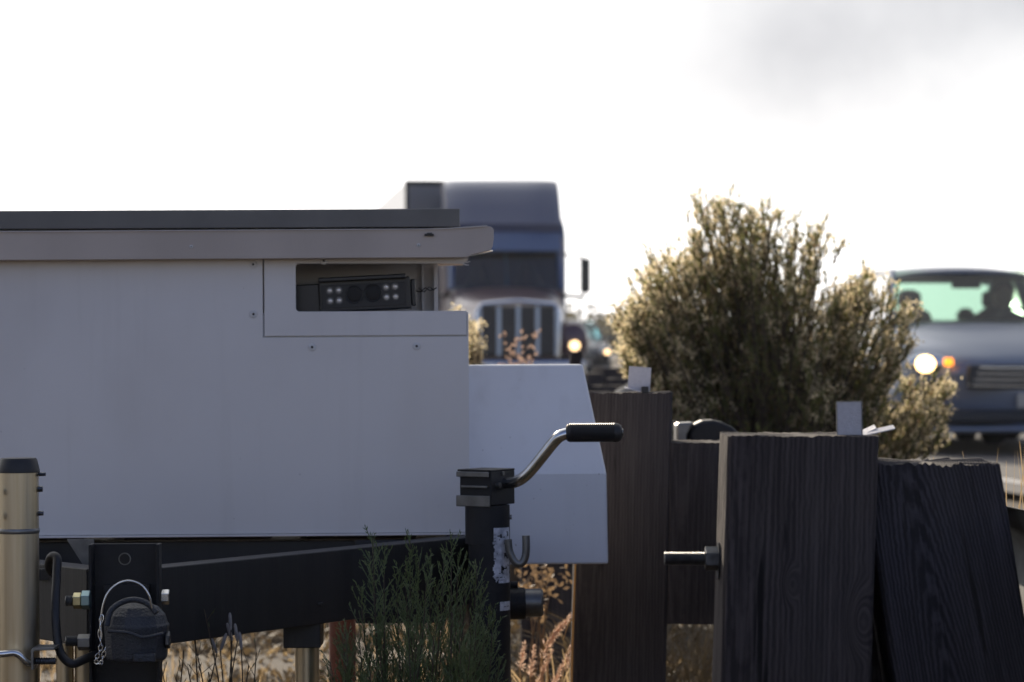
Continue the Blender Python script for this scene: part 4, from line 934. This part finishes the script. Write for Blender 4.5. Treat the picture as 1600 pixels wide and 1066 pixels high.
for (z, y, hw) in rowsz:
    for i in range(nn_):
        u = -1+2*i/(nn_-1); vs.append((u*hw, y+.22*abs(u)**6, z))
m0 = len(vs)
for (z, y, hw) in rowsz:
    for i in range(nn_): u = -1+2*i/(nn_-1); vs.append((u*hw, 5.3, z))
fs = []
for r_ in range(5):
    for i in range(nn_-1): fs.append((r_*nn_+i, r_*nn_+i+1, (r_+1)*nn_+i+1, (r_+1)*nn_+i)); fs.append((m0+r_*nn_+i, m0+(r_+1)*nn_+i, m0+(r_+1)*nn_+i+1, m0+r_*nn_+i+1))
    for i in (0, nn_-1): fs.append((r_*nn_+i, (r_+1)*nn_+i, m0+(r_+1)*nn_+i, m0+r_*nn_+i))
for i in range(nn_-1): fs.append((i, m0+i, m0+i+1, i+1)); fs.append((5*nn_+i, 5*nn_+i+1, m0+5*nn_+i+1, m0+5*nn_+i))
b.add(vs, fs); TK.part(b, 'roof_fairing', mat('dark_blue_maroon_paint', (0.07, 0.09, 0.16), 0.34, 0.1, coat=.3), smooth=True)
for sx in (-1, 1): b = MB(); b.tube(catmull([(sx*1.22, 5.2, .8), (sx*1.22, 5.15, 2.6), (sx*1.18, 5.1, 3.1), (sx*1.04, 5.05, 3.35)], 5), .075, 12); TK.part(b, 'side_fairing_edge', 'bluecab', smooth=True)
b = MB(); b.box(-.45, .45, 5.35, 9.0, .65, .95); TK.part(b, 'tractor_frame', 'blackw')
TT = Matrix.Translation((-.40, 6.0, 0)) @ Matrix.Rotation(R(1.6), 4, 'Z')
b = MB(); b.box(-1.29, 1.29, .05, 16, 1.15, 3.98, TT); tb = TK.part(b, 'box_trailer', 'trailerwhite', bevel=.01)
b = MB(); b.box(-1.28, 1.28, .0, .048, 1.2, 3.95, TT); TK.part(b, 'front_panel', 'trailerfront', tb)
b = MB(); b.box(-1.31, 1.31, -.01, .06, 3.90, 4.0, TT); b.box(-1.31, -1.25, -.012, .06, 1.15, 3.93, TT); b.box(1.25, 1.31, -.012, .06, 1.15, 3.93, TT); TK.part(b, 'corner_trim', 'blackw', tb)
for sx in (-1, 1):
    for y in (13.2, 14.5):
        b = MB(); b.tube([TT @ Vector((sx*.75, y, .52)), TT @ Vector((sx*1.2, y, .52))], .5, 24); TK.part(b, 'wheel', 'tyre', smooth=True)
b = MB(); b.box(-.5, .5, 12.3, 15.3, .8, 1.15, TT); TK.part(b, 'bogie', 'blackw', tb)

# ================================================================== PLANTS
def leafquad(b, c, d, L_, w, rnd):
    s_ = d.cross(Vector((rnd.uniform(-1, 1), rnd.uniform(-1, 1), rnd.uniform(-1, 1))))
    if s_.length < 1e-4: return
    s_.normalize(); s_ *= w; n = len(b.v)
    b.v += [c-s_*.25, c+d*L_*.55-s_, c+d*L_, c+d*L_*.5+s_]; b.f.append((n, n+1, n+2, n+3))
def thin(b, pts, r0, r1, n=4):
    k = len(pts); b.tube(pts, [lerp(r0, r1, i/(k-1)) for i in range(k)], n, caps=False)
def shrub(name, base, tips, label, cat, seed, leaf_m='leaf', tuftp=.5, twigs=6, twl=.10, leaves=15, leaf_l=.013, leaf_w=.0022, stem_r=.004, group=None, tuft_size=1.0, brown=.0, aim=.5):
    rnd = random.Random(seed); root = empty(name, base, label, cat, group)
    bs, bl, bb, bt = MB(), MB(), MB(), MB(); base = Vector(base)
    for tp, tuft_here in tips:
        tp = Vector(tp); b0 = base+Vector((rnd.gauss(0, .05), rnd.gauss(0, .05), 0)); v = tp-b0
        m1 = b0+Vector((v.x*.25, v.y*.25, v.z*.42)); m2 = b0+Vector((v.x*.68, v.y*.68, v.z*.75))+Vector((rnd.gauss(0, .015), rnd.gauss(0, .015), 0))
        path = catmull([b0, m1, m2, tp], 4); thin(bs, path, stem_r*rnd.uniform(.6, 1.1), .0010, 4)
        k = len(path)
        for q in range(twigs):
            t = rnd.uniform(.5, 1.0)**.8; i = min(k-2, int(t*(k-1))); p = path[i].lerp(path[i+1], rnd.random()); ax = (path[i+1]-path[i]).normalized()
            d = (ax*.9+Vector((rnd.gauss(0, .38), rnd.gauss(0, .38), .45))).normalized(); Lt = twl*rnd.uniform(.5, 1.25)
            e = p+d*Lt; thin(bs, [p, p+d*Lt*.5+Vector((0, 0, Lt*.04)), e], .0011, .0006, 3)
            for u in range(leaves):
                f_ = rnd.uniform(.1, 1); c = p.lerp(e, f_); dd = (d+Vector((rnd.gauss(0, aim), rnd.gauss(0, aim), rnd.gauss(.1, aim)))).normalized()
                leafquad(bb if rnd.random() < brown else bl, c, dd, leaf_l*rnd.uniform(.6, 1.3), leaf_w*rnd.uniform(.7, 1.4), rnd)
            if rnd.random() < tuftp*tuft_here:
                for u in range(13):
                    c = e+Vector((rnd.gauss(0, .006), rnd.gauss(0, .006), rnd.gauss(-.004, .009)))*tuft_size
                    dd = Vector((rnd.gauss(0, .6), rnd.gauss(0, .6), rnd.gauss(.7, .5))).normalized(); leafquad(bt, c, dd, .009*tuft_size*rnd.uniform(.6, 1.3), .0028*tuft_size, rnd)
    bs.build('stems', 'twig', root); bl.build('foliage', leaf_m, root)
    if bb.v: bb.build('brown_foliage', 'leafbrown', root)
    if bt.v: bt.build('seed_tufts', 'tuft', root)
    return root
def inside(p, poly):
    x, y = p; c = False; n = len(poly)
    for i in range(n):
        (x1, y1), (x2, y2) = poly[i], poly[(i+1)%n]
        if (y1 > y) != (y2 > y) and x < (x2-x1)*(y-y1)/(y2-y1)+x1: c = not c
    return c
# the large shrub between guardrail and road, real crown about 1 m across
rnd = random.Random(11); DB = 8.3
out_ = [(1068, 345), (1085, 318), (1112, 306), (1135, 322), (1160, 325), (1180, 318), (1215, 332), (1250, 345), (1285, 368), (1290, 392), (1278, 430), (1300, 450), (1330, 440), (1352, 420), (1378, 428), (1400, 458), (1412, 500), (1405, 540), (1425, 560), (1455, 580), (1486, 598), (1490, 640), (1470, 690), (1440, 712), (1300, 720), (1150, 715), (1000, 620), (965, 565), (968, 540), (955, 490), (975, 462), (1008, 440), (1022, 412), (1048, 400), (1060, 385), (1072, 392)]
# crown as tips spread in a lumpy volume; the outline is that of the plant seen from the road verge
tips = []; cxp = 1210
while len(tips) < 640:
    px, py = rnd.uniform(945, 1495), rnd.uniform(300, 725)
    if not inside((px, py), out_): continue
    cell = noise.noise(Vector((px/42, py/42, 5)))
    if cell < -.2 and rnd.random() < .85: continue
    if ((px-1290)/60)**2+((py-470)/60)**2 < 1 and rnd.random() < .75: continue
    dy = rnd.gauss(0, .17)*(1-abs(px-cxp)/420); 
    p = at(px+(cxp-px)*.02, py+12, DB); p.y += dy
    edge = 1.0 if not inside((px+(px-cxp)*.16, py-34), out_) else .14
    if px < 1060 or px > 1380: edge = max(edge, .8)
    tips.append((p, edge*(1.25 if px < 1080 or py > 610 and px > 1380 else 1)))
for (cx_, cy_, rx_, ry_, n_) in [(1040, 440, 34, 36, 34), (1022, 520, 38, 48, 40), (1000, 565, 20, 45, 36), (988, 500, 20, 30, 20), (1112, 335, 26, 18, 14), (1180, 350, 26, 20, 10), (1270, 390, 18, 18, 8), (1312, 478, 26, 34, 22), (1290, 560, 50, 60, 34), (1350, 445, 24, 18, 12), (1450, 645, 24, 30, 16), (1130, 412, 55, 22, 20), (1405, 520, 14, 45, 14)]:
    for i in range(n_):
        a = rnd.uniform(0, 6.28); q = rnd.random()**.5; p = at(cx_+rx_*q*math.cos(a), cy_+10+ry_*q*math.sin(a), DB); p.y += rnd.gauss(-.05, .10); tips.append((p, 1.35))
shrub('shrub', (X(1210, DB), DB, 0), tips, 'large olive shrub with cream seed tufts between the guardrail posts and the silver sedan', 'shrub', 12, tuftp=.72, twigs=8, twl=.072, leaves=12, brown=.16, leaf_l=.018, leaf_w=.0026, tuft_size=1.15, aim=.28)
# golden shrub behind the trailer
tips = []; rnd = random.Random(5); DS = 8.6
for (px, py, r_, n_) in [(708, 496, 12, 14), (738, 528, 10, 24), (740, 556, 11, 26), (722, 600, 26, 30), (690, 560, 36, 40), (650, 560, 50, 40)]:
    for i in range(n_): a = rnd.uniform(0, 6.28); q = at(px+r_*math.cos(a)*rnd.random(), py+r_*1.5*math.sin(a)*rnd.random(), DS); q.y += rnd.gauss(0, .12); tips.append((q, 1.3))
shrub('shrub', (X(700, DS), DS, 0), tips, 'golden seed tufted shrub peeping out behind the right end of the white trailer box', 'shrub', 6, tuftp=.95, twigs=6, twl=.035, leaves=7, brown=.7, tuft_size=1.2)
def wisp(base, tipsxy, d, label, seed, tuft_m, cat='weed', name='dry_weed', ts=1.0, grp=None):
    rnd = random.Random(seed); root = empty(name, base, label, cat, grp); bs = MB(); base = Vector(base)
    for (px, py, k) in tipsxy:
        bt = MB()
        e = at(px, py, d+rnd.gauss(0, .03)); m_ = base.lerp(e, .55)+Vector((rnd.gauss(0, .02), 0, .04)); path = catmull([base, m_, e], 6); thin(bs, path, .0016, .0007, 4)
        for q in range(int(10*k)):
            t = 1-rnd.random()**1.5*.28; i = min(len(path)-2, int(t*(len(path)-1))); c = path[i].lerp(path[i+1], rnd.random())+Vector((rnd.gauss(0, .010*ts), rnd.gauss(0, .010*ts), rnd.gauss(0, .008*ts)))
            thin(bs, [path[i], c], .0006, .0005, 3)
            for u in range(6): leafquad(bt, c, Vector((rnd.gauss(0, 1), rnd.gauss(0, 1), rnd.gauss(0, 1))).normalized(), .008*ts, .003*ts, rnd)
        bt.build('seed_head', tuft_m, root)
    bs.build('stems', 'twig', root); return root
wisp((X(800, 8.9), 8.9, 0), [(788, 520, 1.2), (799, 538, 1), (812, 515, 1.4), (820, 530, 1.2), (835, 522, 1.2), (806, 556, 1), (790, 545, 1), (830, 545, 1), (812, 560, 1)], 8.9, 'thin dry weed with pinkish seed heads in front of the truck grille', 3, 'plume', ts=.95)

# feathery green shrub in front of the tow beam
def broom(name, base, tips, label, seed, m='needle', spread=1.0, tw=.075, dens=1.0):
    rnd = random.Random(seed); root = empty(name, base, label, 'shrub'); bs, bl = MB(), MB(); base = Vector(base)
    for tp in tips:
        tp = Vector(tp); b0 = base+Vector((rnd.gauss(0, .03), rnd.gauss(0, .03), 0)); v = tp-b0
        path = catmull([b0, b0+Vector((v.x*.45, v.y*.45, v.z*.38)), b0+Vector((v.x*.85, v.y*.85, v.z*.75)), tp], 10); k = len(path)
        Lp = v.length; thin(bs, path, .0024, .0006, 5)
        n_ = int(Lp*.62/.0085*dens)
        for q in range(n_):
            t = lerp(.36, 1.0, q/n_); i = min(k-2, int(t*(k-1))); p = path[i].lerp(path[i+1], t*(k-1)-i if t < 1 else 1); ax = (path[i+1]-path[i]).normalized()
            az = rnd.uniform(0, 6.28); o_ = ax.orthogonal().normalized(); o_.rotate(Matrix.Rotation(az, 3, ax)); an = R(rnd.uniform(18, 38))
            d = ax*math.cos(an)+o_*math.sin(an); Lt = tw*rnd.uniform(.45, 1.1)*(1-.72*max(0, t-.55)/.45)
            e = p+d*Lt+Vector((0, 0, Lt*.12)); thin(bl, [p, p+d*Lt*.5, e], .0009, .0005, 3)
            for u in range(int(Lt/.0048)):
                f_ = (u+.5)/(Lt/.0048); c = p.lerp(e, f_); az = rnd.uniform(0, 6.28); o2 = d.orthogonal().normalized(); o2.rotate(Matrix.Rotation(az, 3, d))
                leafquad(bl, c, (d*.9+o2*.55).normalized(), .0085*rnd.uniform(.6, 1.2), .0010, rnd)
    bs.build('stems', 'twig', root); bl.build('foliage', m, root); return root
rnd = random.Random(8); DG = 4.25
TP = [(581, 843), (572, 880), (598, 862), (560, 925), (618, 905), (640, 846), (632, 880), (655, 872), (668, 900), (706, 843), (695, 875), (716, 872), (728, 905), (744, 893), (752, 930), (685, 915), (672, 880), (600, 930), (545, 975), (530, 1010), (765, 960), (560, 1000), (590, 990), (630, 960), (655, 970), (690, 970), (720, 980), (745, 1000), (770, 1010), (610, 1020), (650, 1030), (700, 1030), (575, 1050), (740, 1050), (515, 1035), (780, 1045), (540, 1060)]
tips = []
for (px, py) in TP: p = at(px, py, DG); p.y += rnd.gauss(0, .05); tips.append(p)
for i in range(60): p = at(rnd.uniform(535, 775), rnd.uniform(960, 1120), DG); p.y += rnd.gauss(0, .08); tips.append(p)
broom('green_shrub', (X(650, DG), DG, 0), tips, 'feathery dark green shrub growing in front of the black tow beam', 9, dens=.8)
# sparse weed with pale catkins at lower left
DW = 4.2; root = empty('catkin_weed', (X(345, DW), DW, 0), 'sparse leggy weed with pale grey catkins below the black beam', 'weed'); bs, bc, bl = MB(), MB(), MB(); rnd = random.Random(4); base = Vector(root.location)
for (px, py, cat_) in [(362, 968, 1), (352, 984, 1), (369, 985, 1), (350, 1000, 1), (331, 1004, 1), (371, 998, 1), (299, 948, 0), (322, 952, 0), (306, 985, 0), (285, 1015, 0), (262, 1040, 0), (395, 1040, 0), (410, 1020, 0), (300, 1045, 0), (330, 1050, 0), (275, 1060, 0)]:
    e = at(px, py, DW+rnd.gauss(0, .02)); lo = e+Vector((rnd.uniform(-.01, .012), 0, -.016 if cat_ else 0)); m_ = base.lerp(e, .6)+Vector((rnd.gauss(0, .012), 0, .01)); path = catmull([base, m_, lo], 6); thin(bs, path, .0016, .0008, 4)
    if cat_:
        d = (e-lo)+Vector((rnd.uniform(-.004, .004), 0, .010)); ks = [0, .15, .35, .6, .85, 1.0]; bc.tube([lo+d*t for t in ks], [.0012, .0022, .0026, .0027, .0025, .0012], 10)
    else:
        for q in range(9): i = rnd.randrange(len(path)//2, len(path)); c = path[i]; dd = Vector((rnd.gauss(0, .5), rnd.gauss(0, .3), 1)).normalized(); thin(bs, [c, c+dd*.022], .0006, .0004, 3); leafquad(bl, c+dd*.012, dd, .012, .001, rnd)
bs.build('stems', 'twig', root); bc.build('catkins', 'catkin', root, smooth=True); bl.build('foliage', 'needle', root)

# plumed grass in the gap beside the jack
def grass_tuft(name, base, items, label, seed, blades=40, bl_h=.3, m='grassdry', pm='plume', spread=.12):
    rnd = random.Random(seed); root = empty(name, base, label, 'grass tuft'); bb, bp = MB(), MB(); base = Vector(base)
    def blade(p0, p1, w, bend):
        mid = p0.lerp(p1, .55)+bend; path = catmull([p0, mid, p1], 5); s_ = Vector((rnd.uniform(-1, 1), rnd.uniform(-.6, .6), 0)).normalized(); n = len(bb.v)
        for i, p in enumerate(path):
            ww = w*(1-(i/(len(path)-1))**2*.9); bb.v += [p-s_*ww, p+s_*ww]
        for i in range(len(path)-1): bb.f.append((n+2*i, n+2*i+1, n+2*i+3, n+2*i+2))
    for i in range(blades):
        p0 = base+Vector((rnd.gauss(0, spread*.5), rnd.gauss(0, spread*.5), 0)); p1 = p0+Vector((rnd.gauss(0, spread*1.2), rnd.gauss(0, spread), bl_h*rnd.uniform(.4, 1.1))); blade(p0, p1, rnd.uniform(.0012, .003), Vector((0, 0, .05)))
    for (px, py, d, px2, py2) in items:     # plume from (px2,py2) to tip (px,py)
        tip = at(px, py, d); lo = at(px2, py2, d); thin(bb, catmull([base+Vector((rnd.gauss(0, .03), rnd.gauss(0, .02), 0)), base.lerp(lo, .6), lo, tip], 5), .0014, .0006, 4)
        ax = (tip-lo)
        for q in range(int(ax.length/.0006)):
            t = rnd.random(); c = lo+ax*t; dd = (ax.normalized()*1.0+Vector((rnd.gauss(0, .5), rnd.gauss(0, .5), rnd.gauss(0, .5)))).normalized()
            leafquad(bp, c, dd, .016*(1-.5*t), .0010, rnd)
    bb.build('blades', m, root)
    if bp.v: bp.build('plumes', pm, root)
    return root
DP = 5.75
grass_tuft('plume_grass', (X(850, DP), DP, 0), [(893, 960, DP, 858, 998), (884, 975, DP, 850, 1010), (870, 985, DP, 845, 1030), (820, 1005, DP, 812, 1045), (862, 1018, DP, 846, 1055), (880, 1035, DP, 862, 1075), (835, 1010, DP, 828, 1060), (892, 1010, DP, 880, 1050), (850, 1040, DP, 838, 1085)], 'tuft of sunlit grass with pinkish plumes between the jack and the timber post', 2, blades=46, bl_h=.24)
b = MB(); d = 5.22; thin(b, catmull([(X(893, d), d, 0), at(893, 1066, d), at(896, 960, d), at(899, 880, d)], 6), .0022, .0016, 6); thin(b, [at(896, 965, d), at(888, 975, d), at(880, 1000, d)], .0012, .0006, 4); thin(b, [at(895, 1010, d), at(882, 1022, d)], .0010, .0006, 4)
tag(b.build('dry_stalk', 'grassdry', origin=(X(893, d), d, 0)), 'single tall sunlit straw stalk along the left edge of the second timber post', 'stalk')
b = MB(); rnd = random.Random(2)
for i in range(150): c = at(rnd.gauss(838, 20), rnd.gauss(918, 22), 6.3+rnd.gauss(0, .06)); leafquad(b, c, Vector((rnd.gauss(0, 1), rnd.gauss(0, .5), rnd.gauss(.3, .8))).normalized(), .018, .005, rnd)
for i in range(9): thin(b, [(X(846, 6.3)+rnd.gauss(0, .02), 6.3, 0), at(rnd.gauss(846, 14), rnd.gauss(908, 10), 6.3)], .002, .001, 4)
tag(b.build('dead_leaf_weed', 'orange', origin=(X(846, 6.3), 6.3, 0)), 'orange brown dead leafed weed seen just under the corner of the sloped white side box', 'weed')
grass_tuft('pale_grass', (X(1604, 4.9), 4.9, 0), [(1592, 850, 4.9, 1612, 930), (1566, 858, 4.9, 1598, 945), (1598, 820, 4.9, 1606, 900), (1578, 880, 4.9, 1602, 950), (1588, 905, 4.9, 1604, 970)], 'pale sunlit grass tuft at the right edge behind the leaning spacer block', 5, blades=240, bl_h=.62, m='grassdry', pm='litter2', spread=.10)

grass_tuft('brown_grass', (X(1080, 6.6), 6.6, 0), [], 'brown grass clump seen in the gap below the spacer block of the second post', 15, blades=420, bl_h=.24, m='litter', spread=.22)
# verge grass and leaf litter, one mass each
def field(name, label, m, n, xr_, yr, h, w, seed, avoid=None, flat=.0):
    rnd = random.Random(seed); b = MB()
    for i in range(n):
        y = rnd.uniform(*yr); x = rnd.uniform(*xr_)
        if road_side(x, y) > -.2: continue
        cl = noise.noise(Vector((x*1.4, y*1.4, seed)))
        if cl < -.1 and rnd.random() < .7: continue
        z0 = 0.02*noise.noise(Vector((x*.9, y*.9, 0)))-.01; p = Vector((x, y, z0)); a = rnd.uniform(0, 6.28)
        hh = h*rnd.uniform(.3, 1.1)*(1+cl*.8); e = p+Vector((math.cos(a)*hh*(.45+flat), math.sin(a)*hh*(.45+flat), hh*(1-flat*.8)))
        s_ = Vector((-math.sin(a), math.cos(a), 0))*w*rnd.uniform(.6, 1.4); mid = p.lerp(e, .55)+Vector((0, 0, hh*.12)); k = len(b.v)
        b.v += [p-s_, p+s_, mid+s_*.8, mid-s_*.8, e]; b.f += [(k, k+1, k+2, k+3), (k+3, k+2, k+4)]
    return tag(b.build(name, m), label, 'grass' if 'grass' in name else 'leaf litter', kind='stuff')
field('verge_grass', 'dry straw coloured grass covering the verge under and behind the trailer', M['grassdry'], 9000, (-3.2, 2.2), (5.6, 15), .09, .0018, 1)
field('near_verge_grass', 'short dry grass on the verge in front of and below the trailer', M['grassdry'], 12000, (-3.5, 2.2), (1.0, 5.6), .10, .0016, 7)
field('far_verge_grass', 'thin dry grass on the verge along the road', M['grassdry'], 16000, (-9, 2.5), (15, 42), .16, .006, 2)
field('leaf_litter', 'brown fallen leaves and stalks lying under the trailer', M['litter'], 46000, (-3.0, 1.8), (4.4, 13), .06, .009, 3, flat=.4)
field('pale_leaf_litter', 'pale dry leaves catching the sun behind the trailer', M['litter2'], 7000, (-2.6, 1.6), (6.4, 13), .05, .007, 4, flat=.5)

# thin bright air over the whole place
b = MB(); b.box(-700, 700, -310, 900, -1.1, 6.5); hz = b.build('haze', bpy.data.materials.new('thin_haze')); hm = hz.data.materials[0]; hm.use_nodes = True
t = hm.node_tree; t.nodes.remove(t.nodes['Principled BSDF']); pv = t.nodes.new('ShaderNodeVolumePrincipled'); pv.inputs['Color'].default_value = (.93, .95, 1, 1)
pv.inputs['Density'].default_value = 0.00020; pv.inputs['Anisotropy'].default_value = 0.45; t.links.new(pv.outputs[0], t.nodes['Material Output'].inputs['Volume'])
tag(hz, kind='stuff')
